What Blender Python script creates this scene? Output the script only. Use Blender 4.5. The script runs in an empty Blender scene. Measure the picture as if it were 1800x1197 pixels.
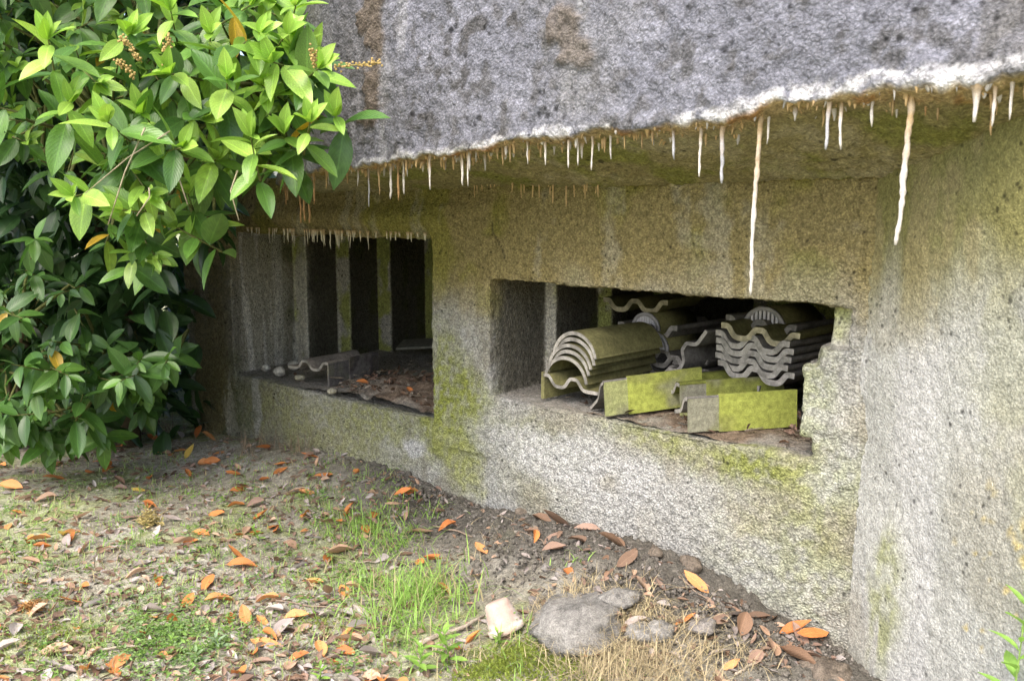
import bpy, math, random
import numpy as np
from mathutils import Matrix, Vector

# ------------------------------------------------------------------ camera, sky, sun, exposure
scn = bpy.context.scene
COL = scn.collection
F, CX, CY, H = 1650., 900., 598.5, 1.45           # focal length in photo pixels, eye height in metres
PITCH = math.atan((598.5 - 362) / F)
cam_d = bpy.data.cameras.new('camera')
cam_d.sensor_width = 36.0
cam_d.lens = 36.0 * F / 1800.
cam_d.clip_start = 0.05
cam_d.clip_end = 500
cam_d.dof.use_dof = True
cam_d.dof.focus_distance = 3.9
cam_d.dof.aperture_fstop = 6.3
cam = bpy.data.objects.new('camera', cam_d)
COL.objects.link(cam)
cam.location = (0, 0, H)
cam.rotation_euler = (math.pi / 2 - PITCH, 0, 0)
scn.camera = cam

SUN_EL, SUN_AZ = math.radians(54), math.radians(208)   # azimuth clockwise from +Y
wld = bpy.data.worlds.new('World')
scn.world = wld
wld.use_nodes = True
wnt = wld.node_tree
sky = wnt.nodes.new('ShaderNodeTexSky')
sky.sky_type = 'NISHITA'
sky.sun_disc = False
sky.sun_elevation = SUN_EL
sky.sun_rotation = SUN_AZ
sky.air_density = 1.0
sky.dust_density = 4.0
sky.ozone_density = 0.6
wbg = wnt.nodes['Background']
wbg.inputs['Strength'].default_value = 0.15
wnt.links.new(sky.outputs[0], wbg.inputs[0])

sun_d = bpy.data.lights.new('sun', 'SUN')
sun_d.energy = 1.0
sun_d.angle = math.radians(40)
sun_d.color = (1.0, 0.975, 0.945)
sun = bpy.data.objects.new('sun', sun_d)
COL.objects.link(sun)
sd = Vector((math.sin(SUN_AZ) * math.cos(SUN_EL), math.cos(SUN_AZ) * math.cos(SUN_EL), math.sin(SUN_EL)))
sun.rotation_euler = sd.to_track_quat('Z', 'Y').to_euler()
sun.location = sd * 20

scn.view_settings.view_transform = 'Standard'
scn.view_settings.look = 'None'
scn.view_settings.exposure = 1.6
scn.view_settings.gamma = 1.0
scn.render.engine = 'CYCLES'

# ------------------------------------------------------------------ helpers
random.seed(7)
RNG = np.random.default_rng(11)
CAM = np.array([0, 0, H])


def ray(x, y):
    a, b = (x - CX) / F, -(y - CY) / F
    return np.array([a, math.cos(PITCH) + b * math.sin(PITCH), -math.sin(PITCH) + b * math.cos(PITCH)])


def at_depth(x, y, Z):
    r = ray(x, y)
    return CAM + r * (Z / r[1])


def at_z(x, y, z=0.):
    r = ray(x, y)
    return CAM + r * ((z - H) / r[2])


# bunker frame: local x along the wall to the right, y into the wall, z up
A = math.radians(46)
ROT = -(math.pi / 2 - A)
O = at_z(1492, 1150)
EX = np.array([math.sin(A), -math.cos(A), 0])
EY = np.array([math.cos(A), math.sin(A), 0])


def L2W(p):
    p = np.asarray(p, float)
    return O + p[..., 0:1] * EX + p[..., 1:2] * EY + p[..., 2:3] * np.array([0, 0, 1.])


def W2L(p):
    q = np.asarray(p, float) - O
    return np.stack([q @ EX, q @ EY, q[..., 2]], -1)


def on_wall(x, y, depth=0.):
    """pixel -> bunker-local point on the plane local y = depth"""
    r = ray(x, y)
    t = ((O + EY * depth - CAM) @ EY) / (r @ EY)
    return W2L(CAM + r * t)


def sstep(a, b, x):
    t = np.clip((x - a) / (b - a), 0, 1)
    return t * t * (3 - 2 * t)


def _h(ix, iy, iz, s):
    with np.errstate(over='ignore'):
        n = (ix.astype(np.uint32) * np.uint32(374761393) + iy.astype(np.uint32) * np.uint32(668265263)
             + iz.astype(np.uint32) * np.uint32(2147483647 - 5) + np.uint32(s * 1274126177 % 4294967291))
        n = (n ^ (n >> np.uint32(13))) * np.uint32(1274126177)
        n = (n ^ (n >> np.uint32(16))) * np.uint32(2246822519)
        n = n ^ (n >> np.uint32(15))
    return n.astype(np.float64) / 4294967295.


def vnoise(P, s=0):
    P = np.asarray(P, float)
    i = np.floor(P).astype(np.int64)
    f = P - i
    f = f * f * f * (f * (f * 6 - 15) + 10)
    r = 0
    for dx in (0, 1):
        wx = f[:, 0] if dx else 1 - f[:, 0]
        for dy in (0, 1):
            wy = f[:, 1] if dy else 1 - f[:, 1]
            for dz in (0, 1):
                wz = f[:, 2] if dz else 1 - f[:, 2]
                r = r + wx * wy * wz * _h(i[:, 0] + dx, i[:, 1] + dy, i[:, 2] + dz, s)
    return r * 2 - 1


def fbm(P, scale=1., octv=4, s=0, gain=.5):
    P = np.asarray(P, float) * scale
    r, a, t = 0, 1., 0
    for k in range(octv):
        r = r + a * vnoise(P + 17.3 * k, s + k)
        t += a
        a *= gain
        P = P * 2.03
    return r / t


def worley(P, scale=1., s=0):
    P = np.asarray(P, float) * scale
    i = np.floor(P).astype(np.int64)
    best = np.full(len(P), 9.)
    for dx in (-1, 0, 1):
        for dy in (-1, 0, 1):
            for dz in (-1, 0, 1):
                c = i + np.array([dx, dy, dz])
                o = np.stack([_h(c[:, 0], c[:, 1], c[:, 2], s + k) for k in (1, 2, 3)], -1)
                best = np.minimum(best, ((c + o - P) ** 2).sum(1))
    return np.sqrt(best)


def mix(a, b, t):
    return a + (b - a) * np.asarray(t)[:, None]


def mesh_obj(name, V, Fc, mat, parent=None, col=None, smooth=True, loc=None):
    me = bpy.data.meshes.new(name)
    me.from_pydata([tuple(v) for v in V] if not isinstance(V, np.ndarray) else V.tolist(), [], Fc if isinstance(Fc, list) else Fc.tolist())
    if col is not None:
        set_col(me, col)
    me.materials.append(mat)
    if smooth:
        me.polygons.foreach_set('use_smooth', [True] * len(me.polygons))
    me.update()
    return link(name, me, parent, loc)


def link(name, me, parent=None, loc=None):
    o = bpy.data.objects.new(name, me)
    COL.objects.link(o)
    if parent is not None:
        o.parent = parent
    if loc is not None:
        o.location = loc
    return o


def set_col(me, col):
    col = np.asarray(col, np.float32)
    if col.ndim == 1:
        col = np.tile(col, (len(me.vertices), 1))
    at = me.color_attributes.new('Col', 'FLOAT_COLOR', 'POINT')
    c4 = np.ones((len(me.vertices), 4), np.float32)
    c4[:, :3] = np.clip(col, 0, 1)
    at.data.foreach_set('color', c4.ravel())


def tag(o, label=None, cat=None, group=None, kind=None):
    if label: o['label'] = label
    if cat: o['category'] = cat
    if group: o['group'] = group
    if kind: o['kind'] = kind
    return o


def empty(name, loc=(0, 0, 0), rotz=0.):
    o = bpy.data.objects.new(name, None)
    COL.objects.link(o)
    o.empty_display_size = .1
    o.location = loc
    o.rotation_euler = (0, 0, rotz)
    return o


def grid_faces(nu, nv):
    i = np.arange(nu - 1)[:, None] * nv + np.arange(nv - 1)[None, :]
    i = i.ravel()
    return np.stack([i, i + nv, i + nv + 1, i + 1], -1)


class MB:
    """collects vertices, faces and colours for one mesh"""
    def __init__(s):
        s.v, s.f, s.c, s.uv, s.n = [], [], [], [], 0

    def add(s, V, Fc, c=(.5, .5, .5), uv=None):
        V = np.asarray(V, float)
        s.v.append(V)
        s.f += [tuple(int(k) + s.n for k in f) for f in Fc]
        c = np.asarray(c, float)
        s.c.append(np.tile(c, (len(V), 1)) if c.ndim == 1 else c)
        s.uv.append(np.zeros((len(V), 2)) if uv is None else np.asarray(uv, float))
        s.n += len(V)

    def tube(s, pts, rad, c=(.2, .15, .1), seg=5, cap=True):
        pts = np.asarray(pts, float)
        n = len(pts)
        rad = np.broadcast_to(rad, (n,))
        T = np.gradient(pts, axis=0)
        T /= np.linalg.norm(T, axis=1)[:, None] + 1e-9
        ref = np.array([0.31, 0.2, .93]) if abs(T[0, 2]) < .8 else np.array([.9, .3, .1])
        X = np.cross(T, ref); X /= np.linalg.norm(X, axis=1)[:, None] + 1e-9
        Y = np.cross(T, X)
        a = np.arange(seg) * 2 * math.pi / seg
        V = pts[:, None] + rad[:, None, None] * (np.cos(a)[None, :, None] * X[:, None] + np.sin(a)[None, :, None] * Y[:, None])
        V = V.reshape(-1, 3)
        fs = []
        for i in range(n - 1):
            for j in range(seg):
                k = (j + 1) % seg
                fs.append((i * seg + j, i * seg + k, (i + 1) * seg + k, (i + 1) * seg + j))
        if cap:
            fs.append(tuple(range(seg))[::-1]); fs.append(tuple((n - 1) * seg + j for j in range(seg)))
        s.add(V, fs, c)

    def box(s, lo, hi, c=(.5, .5, .5), M=None):
        lo, hi = np.array(lo, float), np.array(hi, float)
        V = np.array([[(lo, hi)[(k >> 0) & 1][0], (lo, hi)[(k >> 1) & 1][1], (lo, hi)[(k >> 2) & 1][2]] for k in range(8)])
        if M is not None: V = V @ M[:3, :3].T + M[:3, 3]
        s.add(V, [(0, 2, 3, 1), (4, 5, 7, 6), (0, 1, 5, 4), (2, 6, 7, 3), (0, 4, 6, 2), (1, 3, 7, 5)], c)

    def build(s, name, mat, parent=None, smooth=True, loc=None, uv=False):
        me = s.mesh(name, mat, smooth, uv)
        return link(name, me, parent, loc)

    def mesh(s, name, mat, smooth=True, uv=False):
        me = bpy.data.meshes.new(name)
        V = np.concatenate(s.v)
        me.from_pydata(V.tolist(), [], s.f)
        set_col(me, np.concatenate(s.c))
        if uv:
            U = np.concatenate(s.uv)
            lay = me.uv_layers.new(name='UVMap')
            vi = np.zeros(len(me.loops), np.int32)
            me.loops.foreach_get('vertex_index', vi)
            lay.data.foreach_set('uv', U[vi].ravel())
        me.materials.append(mat)
        if smooth: me.polygons.foreach_set('use_smooth', [True] * len(me.polygons))
        me.update()
        return me


# ------------------------------------------------------------------ materials
def new_mat(name, rough=.9, spec=.3):
    m = bpy.data.materials.new(name)
    m.use_nodes = True
    nt = m.node_tree
    b = nt.nodes['Principled BSDF']
    b.inputs['Roughness'].default_value = rough
    b.inputs['Specular IOR Level'].default_value = spec
    return m, nt, b


def N(nt, kind, **kw):
    n = nt.nodes.new(kind)
    for k, v in kw.items():
        if k in n.inputs: n.inputs[k].default_value = v
        else: setattr(n, k, v)
    return n


def ramp(nt, src, p0, c0, p1, c1):
    r = nt.nodes.new('ShaderNodeValToRGB')
    r.color_ramp.elements[0].position = p0; r.color_ramp.elements[0].color = (*c0, 1)
    r.color_ramp.elements[1].position = p1; r.color_ramp.elements[1].color = (*c1, 1)
    nt.links.new(src, r.inputs[0])
    return r.outputs[0]


def mul(nt, a, b, fac=1., mode='MULTIPLY'):
    m = nt.nodes.new('ShaderNodeMix')
    m.data_type = 'RGBA'; m.blend_type = mode
    m.inputs[0].default_value = fac
    nt.links.new(a, m.inputs[6]); nt.links.new(b, m.inputs[7])
    return m.outputs[2]


def grainy(name, rough=.92, spec=.2, s1=60., s2=220., contrast=(.62, 1.3), bump=.5, dist=.006, pits=0., pit_scale=70., lumps=0., crev=.62):
    """vertex colour with speckle, pits and fine relief"""
    m, nt, b = new_mat(name, rough, spec)
    L = nt.links
    at = N(nt, 'ShaderNodeVertexColor', layer_name='Col')
    tc = N(nt, 'ShaderNodeTexCoord')
    n1 = N(nt, 'ShaderNodeTexNoise', Scale=s1, Detail=6., Roughness=.65)
    n2 = N(nt, 'ShaderNodeTexNoise', Scale=s2, Detail=3., Roughness=.6)
    L.new(tc.outputs['Object'], n1.inputs['Vector']); L.new(tc.outputs['Object'], n2.inputs['Vector'])
    lo, hi = contrast
    c1 = ramp(nt, n1.outputs[0], .32, (lo,) * 3, .68, (hi,) * 3)
    c2 = ramp(nt, n2.outputs[0], .35, (lo * 1.1,) * 3, .65, (hi * .92,) * 3)
    c = mul(nt, mul(nt, at.outputs[0], c1), c2)
    add = N(nt, 'ShaderNodeMath', operation='ADD')
    L.new(n1.outputs[0], add.inputs[0]); L.new(n2.outputs[0], add.inputs[1])
    hgt = add.outputs[0]
    if pits:
        v = N(nt, 'ShaderNodeTexVoronoi', Scale=pit_scale, Randomness=1.)
        L.new(tc.outputs['Object'], v.inputs['Vector'])
        n3 = N(nt, 'ShaderNodeTexNoise', Scale=pit_scale * .22, Detail=2.)
        L.new(tc.outputs['Object'], n3.inputs['Vector'])
        sm = N(nt, 'ShaderNodeMath', operation='ADD')
        k = N(nt, 'ShaderNodeMath', operation='MULTIPLY'); k.inputs[1].default_value = .9
        L.new(n3.outputs[0], k.inputs[0]); L.new(v.outputs['Distance'], sm.inputs[0]); L.new(k.outputs[0], sm.inputs[1])
        pr = ramp(nt, sm.outputs[0], .42, (1 - pits,) * 3, .62, (1,) * 3)
        c = mul(nt, c, pr)
        a2 = N(nt, 'ShaderNodeMath', operation='ADD')
        L.new(hgt, a2.inputs[0]); L.new(pr, a2.inputs[1])
        hgt = a2.outputs[0]
    if lumps:
        lv = N(nt, 'ShaderNodeTexVoronoi', Scale=lumps, Randomness=1.); lv.feature = 'SMOOTH_F1'; lv.inputs['Smoothness'].default_value = .35
        wn_ = N(nt, 'ShaderNodeTexNoise', Scale=lumps * .35, Detail=5., Roughness=.65)
        L.new(tc.outputs['Object'], wn_.inputs['Vector'])
        vm = N(nt, 'ShaderNodeVectorMath', operation='SCALE'); vm.inputs['Scale'].default_value = 2.2 / lumps
        va = N(nt, 'ShaderNodeVectorMath', operation='ADD')
        L.new(wn_.outputs['Color'], vm.inputs[0]); L.new(vm.outputs[0], va.inputs[0]); L.new(tc.outputs['Object'], va.inputs[1])
        L.new(va.outputs[0], lv.inputs['Vector'])
        c = mul(nt, c, ramp(nt, lv.outputs['Distance'], .25, (1.1,) * 3, .72, (crev,) * 3))
        hm = N(nt, 'ShaderNodeMath', operation='MULTIPLY_ADD'); hm.inputs[1].default_value = -1.7
        L.new(lv.outputs['Distance'], hm.inputs[0]); L.new(hgt, hm.inputs[2])
        hgt = hm.outputs[0]
    L.new(c, b.inputs['Base Color'])
    bp = N(nt, 'ShaderNodeBump', Strength=bump, Distance=dist)
    L.new(hgt, bp.inputs['Height']); L.new(bp.outputs[0], b.inputs['Normal'])
    return m


def leaf_mat(name, rough=.33, spec=.5, trans=.3, veins=.35, vary=.35, spots=0.):
    m, nt, b = new_mat(name, rough, spec)
    L = nt.links
    at = N(nt, 'ShaderNodeVertexColor', layer_name='Col')
    uv = N(nt, 'ShaderNodeUVMap', uv_map='UVMap')
    sep = N(nt, 'ShaderNodeSeparateXYZ'); L.new(uv.outputs[0], sep.inputs[0])

    def mth(op, a, bb=None):
        n = N(nt, 'ShaderNodeMath', operation=op)
        for k, v in ((0, a), (1, bb)):
            if v is None: continue
            if isinstance(v, (int, float)): n.inputs[k].default_value = v
            else: L.new(v, n.inputs[k])
        return n.outputs[0]
    d = mth('ABSOLUTE', mth('SUBTRACT', sep.outputs[0], .5))
    mid = mth('LESS_THAN', d, .035)
    ph = mth('SUBTRACT', mth('MULTIPLY', sep.outputs[1], 11.), mth('MULTIPLY', d, 7.))
    w = mth('ABSOLUTE', mth('SUBTRACT', mth('FRACT', ph), .5))
    vein = mth('MULTIPLY', mth('LESS_THAN', w, .07), .5)
    vv = mth('MULTIPLY', mth('MAXIMUM', mid, vein), veins)
    oi = N(nt, 'ShaderNodeObjectInfo')
    hs = N(nt, 'ShaderNodeHueSaturation')
    L.new(at.outputs[0], hs.inputs['Color'])
    L.new(mth('ADD', mth('MULTIPLY', oi.outputs['Random'], vary), 1. - vary / 2), hs.inputs['Value'])
    tc = N(nt, 'ShaderNodeTexCoord')
    nz = N(nt, 'ShaderNodeTexNoise', Scale=45., Detail=4.)
    L.new(tc.outputs['Object'], nz.inputs['Vector'])
    c = mul(nt, hs.outputs[0], ramp(nt, nz.outputs[0], .3, (.78,) * 3, .7, (1.18,) * 3))
    if spots:
        nz2 = N(nt, 'ShaderNodeTexNoise', Scale=120., Detail=2.)
        L.new(tc.outputs['Object'], nz2.inputs['Vector'])
        c = mul(nt, c, ramp(nt, nz2.outputs[0], .33, (1 - spots,) * 3, .42, (1,) * 3))
    mx = N(nt, 'ShaderNodeMix', data_type='RGBA'); mx.blend_type = 'ADD'
    L.new(vv, mx.inputs[0]); L.new(c, mx.inputs[6]); L.new(c, mx.inputs[7])
    L.new(mx.outputs[2], b.inputs['Base Color'])
    bp = N(nt, 'ShaderNodeBump', Strength=.25, Distance=.003)
    L.new(mth('MULTIPLY', mth('MAXIMUM', mid, mth('MULTIPLY', w, 1.)), -1.), bp.inputs['Height'])
    L.new(bp.outputs[0], b.inputs['Normal'])
    tr = N(nt, 'ShaderNodeBsdfTranslucent')
    hs2 = N(nt, 'ShaderNodeHueSaturation', Saturation=1.1, Value=1.5)
    L.new(mx.outputs[2], hs2.inputs['Color']); L.new(hs2.outputs[0], tr.inputs[0])
    ms = N(nt, 'ShaderNodeMixShader'); ms.inputs[0].default_value = trans
    L.new(b.outputs[0], ms.inputs[1]); L.new(tr.outputs[0], ms.inputs[2])
    L.new(ms.outputs[0], nt.nodes['Material Output'].inputs[0])
    return m


M_CONC = grainy('rough_concrete', .93, .2, 45, 190, (.66, 1.3), .75, .006, .72, 34, 110, .66)
M_SLAB = grainy('weathered_roof_concrete', .9, .25, 38, 150, (.66, 1.3), .6, .006, .72, 24, 85, .8)
M_WING = grainy('fine_concrete', .92, .2, 60, 220, (.72, 1.24), .5, .004, .7, 30, 130, .8)
M_SOIL = grainy('dry_soil', .96, .12, 40, 160, (.6, 1.35), .8, .01)
M_LIME = grainy('lime_deposit', .7, .35, 90, 300, (.75, 1.2), .5, .003)
M_TILE = grainy('concrete_tile', .85, .25, 50, 260, (.68, 1.28), .35, .002)
M_STONE = grainy('stone', .93, .2, 50, 200, (.65, 1.3), .7, .006)
M_POT = grainy('terracotta', .85, .25, 30, 200, (.85, 1.14), .2, .001)
M_WOOD = grainy('bark', .9, .2, 70, 300, (.65, 1.3), .5, .003)
M_STRAW = grainy('dry_straw', .8, .25, 90, 300, (.75, 1.25), .1, .001)
M_LEAF = leaf_mat('laurel_leaf', .34, .5, .22, .4, .4)
M_DEAD = leaf_mat('dead_leaf', .6, .3, .12, .22, .4, .3)
M_GRASS = leaf_mat('grass_blade', .5, .35, .35, .1, .2)
M_GRILLE = grainy('vent_plastic', .6, .35, 60, 200, (.85, 1.12), .1, .001)

# ------------------------------------------------------------------ ground
BANK = np.array([(-6, 0), (-4.4, 0.), (-3.64, .09), (-3., .14), (-2.3, .16), (-1.7, .10), (-1.2, .15), (-.9, .15), (-.65, .09), (-.29, .03), (0, 0), (.6, -.02), (4, 0)])


def ground_z(x, y):
    x = np.atleast_1d(np.asarray(x, float)); y = np.atleast_1d(np.asarray(y, float))
    l = W2L(np.stack([x, y, np.zeros_like(x)], -1))
    b = np.interp(l[:, 0], BANK[:, 0], BANK[:, 1])
    d = np.maximum(-l[:, 1], 0)
    z = b * np.exp(-(d / .42) ** 2)
    P = np.stack([x, y, 0 * x], -1)
    z = z + .035 * fbm(P, 1.3, 3, 5) * sstep(0., .5, d) + .01 * fbm(P, 6., 3, 9)
    # stony hump in front of the right half of the wall
    for hx, hy, r, hh in ((.36, 3.22, .27, .07), (.75, 3.2, .28, .05), (.15, 3.0, .3, .03), (.6, 2.85, .25, .05)):
        z = z + hh * np.exp(-((x - hx) ** 2 + (y - hy) ** 2) / r ** 2)
    return z


_hx, _hy = np.arange(-9, 4.01, .02), np.arange(1.5, 9.51, .02)
_HX, _HY = np.meshgrid(_hx, _hy, indexing='ij')
_HM = ground_z(_HX.ravel(), _HY.ravel()).reshape(_HX.shape)


def gz(x, y):
    fx = min(max((x + 9) / .02, 0), len(_hx) - 2.001); fy = min(max((y - 1.5) / .02, 0), len(_hy) - 2.001)
    i, j = int(fx), int(fy); fx -= i; fy -= j
    return float((_HM[i, j] * (1 - fx) + _HM[i + 1, j] * fx) * (1 - fy) + (_HM[i, j + 1] * (1 - fx) + _HM[i + 1, j + 1] * fx) * fy)


def on_ground(px, py):
    p = at_z(px, py)
    for _ in range(3):
        p = at_z(px, py, gz(p[0], p[1]))
    return p


def axis(lo, hi, step, far, n):
    core = np.arange(lo, hi, step)
    g = np.geomspace(step, far, n)
    return np.concatenate([lo - g[::-1], core, hi + g])


gx = axis(-3.6, 2.0, .016, 90, 26)
gy = axis(2.2, 6.6, .016, 90, 26)
X, Y = np.meshgrid(gx, gy, indexing='ij')
V = np.stack([X.ravel(), Y.ravel(), ground_z(X.ravel(), Y.ravel())], -1)
fine = (V[:, 0] > -3.7) & (V[:, 0] < 2.1) & (V[:, 1] > 2.1) & (V[:, 1] < 6.7)
P = V * [1, 1, 0]
wl = W2L(V)
clod = np.clip(.55 - worley(P, 26., 3), 0, 1) * .02 + np.clip(.5 - worley(P, 60., 6), 0, 1) * .009
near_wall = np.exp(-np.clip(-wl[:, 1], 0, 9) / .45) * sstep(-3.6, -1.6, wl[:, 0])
V[:, 2] += fine * (clod * (.35 + 2.6 * near_wall) + near_wall * .018 * fbm(P, 14, 3, 77) + .004 * fbm(P, 40, 2, 4))
soil = np.array([.38, .355, .275])
c = np.tile(soil, (len(V), 1))
f1 = fbm(P, 1.7, 4, 21); f2 = fbm(P, 6., 4, 31); f3 = fbm(P, 22., 3, 41)
c = mix(c, np.array([.50, .475, .40]), sstep(-.1, .4, f2))
c = mix(c, np.array([.17, .14, .105]), sstep(.15, .5, f3) * .6)
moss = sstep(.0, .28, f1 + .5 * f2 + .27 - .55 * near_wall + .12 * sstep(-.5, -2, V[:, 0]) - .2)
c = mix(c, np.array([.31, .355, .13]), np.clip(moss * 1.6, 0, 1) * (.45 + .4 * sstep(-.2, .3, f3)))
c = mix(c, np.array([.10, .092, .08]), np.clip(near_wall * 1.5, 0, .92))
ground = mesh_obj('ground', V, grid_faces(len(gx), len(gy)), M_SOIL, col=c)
tag(ground, kind='structure')

# ------------------------------------------------------------------ bunker
bunker = empty('concrete_bunker', tuple(O), ROT)
tag(bunker, 'rough concrete bunker with two deep embrasures under a heavy overhanging roof', 'bunker')

N1 = dict(x0=-3.83, x1=-2.03, z0=.45, z1=1.305)
N2 = dict(x0=-1.65, x1=-.14, z0=.62, z1=1.137)
CH1 = [(-3.83, -.01), (-3.95, .5), (-3.81, .5), (-3.95, .83), (-3.81, .83), (-3.95, 1.17), (-3.81, 1.17), (-3.95, 1.6), (-3.80, 1.6), (-3.95, 2.1), (-3.95, 2.5), (-4.4, 2.5), (-4.4, -.01)]
CH2 = [(-1.65, -.01), (-1.70, .40), (-1.63, .40), (-1.71, .80), (-1.62, .80), (-1.72, 1.25), (-1.62, 1.25), (-1.7, 1.7), (-1.7, 2.5), (-2.03, 2.5), (-2.03, -.01)]


def prism(mb, poly, z0, z1):
    n = len(poly)
    V = [(x, y, z0) for x, y in poly] + [(x, y, z1) for x, y in poly]
    F_ = [(i, (i + 1) % n, n + (i + 1) % n, n + i) for i in range(n)]
    F_ += [tuple(range(n))[::-1], tuple(range(n, 2 * n))]
    mb.add(V, F_)


def tri_prism(mb, poly, z0, z1):
    # as prism, wound so that faces look outwards
    a = sum(poly[i][0] * poly[(i + 1) % len(poly)][1] - poly[(i + 1) % len(poly)][0] * poly[i][1] for i in range(len(poly)))
    prism(mb, poly if a > 0 else poly[::-1], z0, z1)


mb = MB()
mb.box((-4.4, 0, -.4), (.5, 2.5, .45))
mb.box((-2.03, .0, .35), (.5, 2.5, .62))
mb.box((-4.4, 0, 1.305), (.5, 2.5, 1.62))
mb.box((-2.03, 0, 1.137), (.5, 2.5, 1.40))
tri_prism(mb, CH1, .35, 1.45)
tri_prism(mb, CH2, .35, 1.45)
mb.box((-.14, .07, .5), (.5, 2.5, 1.3))
tri_prism(mb, [(-.155, 0), (-.19, .12), (-.13, .5), (.5, .5), (.5, 0)], .5, .74)
tri_prism(mb, [(-.20, .0), (-.25, .15), (-.13, .5), (.5, .5), (.5, 0)], .70, .93)
tri_prism(mb, [(-.14, .0), (-.19, .1), (-.1, .5), (.5, .5), (.5, 0)], .9, .99)
mb.box((-.04, 0, .9), (.5, .5, 1.2))
mb.box((-4.4, 2.3, .3), (.5, 2.5, 1.5))
tmp = mb.build('tmp', M_CONC)
md = tmp.modifiers.new('r', 'REMESH')
md.mode = 'VOXEL'; md.voxel_size = .0095; md.adaptivity = 0
dg = bpy.context.evaluated_depsgraph_get()
me = bpy.data.meshes.new_from_object(tmp.evaluated_get(dg))
nv = len(me.vertices)
V = np.zeros(nv * 3); me.vertices.foreach_get('co', V); V = V.reshape(-1, 3)
NR = np.zeros(nv * 3); me.vertex_normals.foreach_get('vector', NR); NR = NR.reshape(-1, 3)
q = np.zeros(len(me.polygons) * 4, np.int64); me.loops.foreach_get('vertex_index', q.astype(np.int32)) if False else None
li = np.zeros(len(me.loops), np.int32); me.loops.foreach_get('vertex_index', li)
assert len(li) == 4 * len(me.polygons)
Q = li.reshape(-1, 4)
bpy.data.objects.remove(tmp)
# leave out what lies buried in the earth or the hill behind
cq = V[Q].mean(1)
keep = (cq[:, 1] < 2.42) & (cq[:, 2] < 1.60) & (cq[:, 2] > -.3) & (cq[:, 0] < .3)
Q = Q[keep]
used = np.unique(Q)
remap = -np.ones(nv, np.int64); remap[used] = np.arange(len(used))
V, NR, Q = V[used], NR[used], remap[Q]


def concrete_relief(V, amt=1., s=0):
    w = worley(V, 34., 50 + s)
    w2 = worley(V, 62., 60 + s)
    return amt * (.016 * fbm(V, 3.5, 3, 70 + s) + .009 * np.clip(.62 - w, -.35, 1) + .007 * np.clip(.6 - w2, -.3, 1) + .003 * fbm(V, 45, 2, 80 + s))


x, y, z = V.T
front = sstep(.12, .0, y)
inside = 1 - front
disp = concrete_relief(V)
bulge = np.exp(-((z - 1.39) / .06) ** 2) * sstep(-1.75, -2.3, x) * front * .045      # swollen lintel over the first embrasure
disp = disp * (1 - .35 * inside) + bulge
chip = np.exp(-(((x + .14) / .14) ** 2 + ((z - .85) / .35) ** 2)) * sstep(.5, 0, y)
disp += chip * .025 * fbm(V, 7, 3, 91)
VD = V + NR * disp[:, None]

n_lo = fbm(V, 1.6, 4, 101); n_md = fbm(V, 5., 4, 111); n_hi = fbm(V, 18., 3, 121)
streak = fbm(V * [1, 1, .12], 9., 4, 131)
c = np.tile(np.array([.325, .32, .285]), (len(V), 1))
c = mix(c, np.array([.41, .41, .40]), sstep(.0, .45, streak * .8 + n_md * .5) * .7)
c = mix(c, np.array([.22, .205, .16]), sstep(.0, .4, n_lo + .5 * n_hi) * .65)
# olive brown upper band under the roof
up = sstep(.92, 1.22, z + .16 * n_lo + .07 * streak)
c = mix(c, np.array([.29, .235, .095]), up * .94)
c = mix(c, np.array([.25, .235, .05]), up * sstep(-.05, .35, n_md) * .75)
c = mix(c, np.array([.40, .37, .27]), sstep(.25, .55, streak + .3 * n_hi) * up * .55)
c = mix(c, np.array([.34, .31, .22]), sstep(1.35, 1.18, z) * sstep(-1.7, -1.0, x) * front * sstep(-.3, .3, n_md) * .6)


def patch(cx, cz, rx, rz, soft=.7, amp=.9):
    d = np.sqrt(((x - cx) / rx) ** 2 + ((z - cz) / rz) ** 2)
    return sstep(1 + soft, 1 - soft, d + amp * n_md + .35 * n_hi) * front


GRN = np.array([.255, .285, .05]); PALE = np.array([.32, .33, .15])
spk = sstep(-.35, .25, fbm(V, 42., 2, 151) + .5 * n_hi); WHT = np.array([.52, .52, .52])
for p_, k in ((patch(-1.98, .56, .17, .26), .95), (patch(-1.75, .60, .16, .10), .7), (patch(-1.95, .36, .18, .16), .6), (patch(-1.45, .50, .25, .09), .35),
              (patch(-.42, .57, .30, .07), .85), (patch(-.16, .78, .07, .24), .85), (patch(-.12, .5, .14, .3), .55),
              (patch(-2.4, .38, .5, .10), .5), (patch(-.35, .30, .15, .2), .3), (patch(-.75, .6, .25, .06), .5)):
    c = mix(c, GRN, p_ * k * (.35 + .65 * spk))
for p_, k in ((patch(-2.9, .28, .9, .22), .7), (patch(-1.5, .3, .3, .15), .2)):
    c = mix(c, PALE, p_ * k * (.5 + .5 * spk))
for p_, k in ((patch(-2.18, .30, .10, .06, .3), .9), (patch(-1.2, .42, .3, .12), .6), (patch(-.7, .25, .5, .2), .35), (patch(-.1, .75, .1, .3), .5), (patch(-1.5, .45, .2, .08), .55), (patch(-3.62, .33, .04, .2, .3), .7)):
    c = mix(c, WHT, p_ * k)
c = mix(c, np.array([.10, .115, .05]), patch(-4.15, .25, .42, .34, .45, .4) * .85)
c = mix(c, np.array([.20, .17, .085]), sstep(-3.8, -4., x) * front * sstep(-.3, .2, n_md) * .75)     # dark algae low on the left end
c = mix(c, np.array([.52, .51, .46]), sstep(.2, .5, streak) * sstep(-3.75, -4., x) * front * .6)
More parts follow.
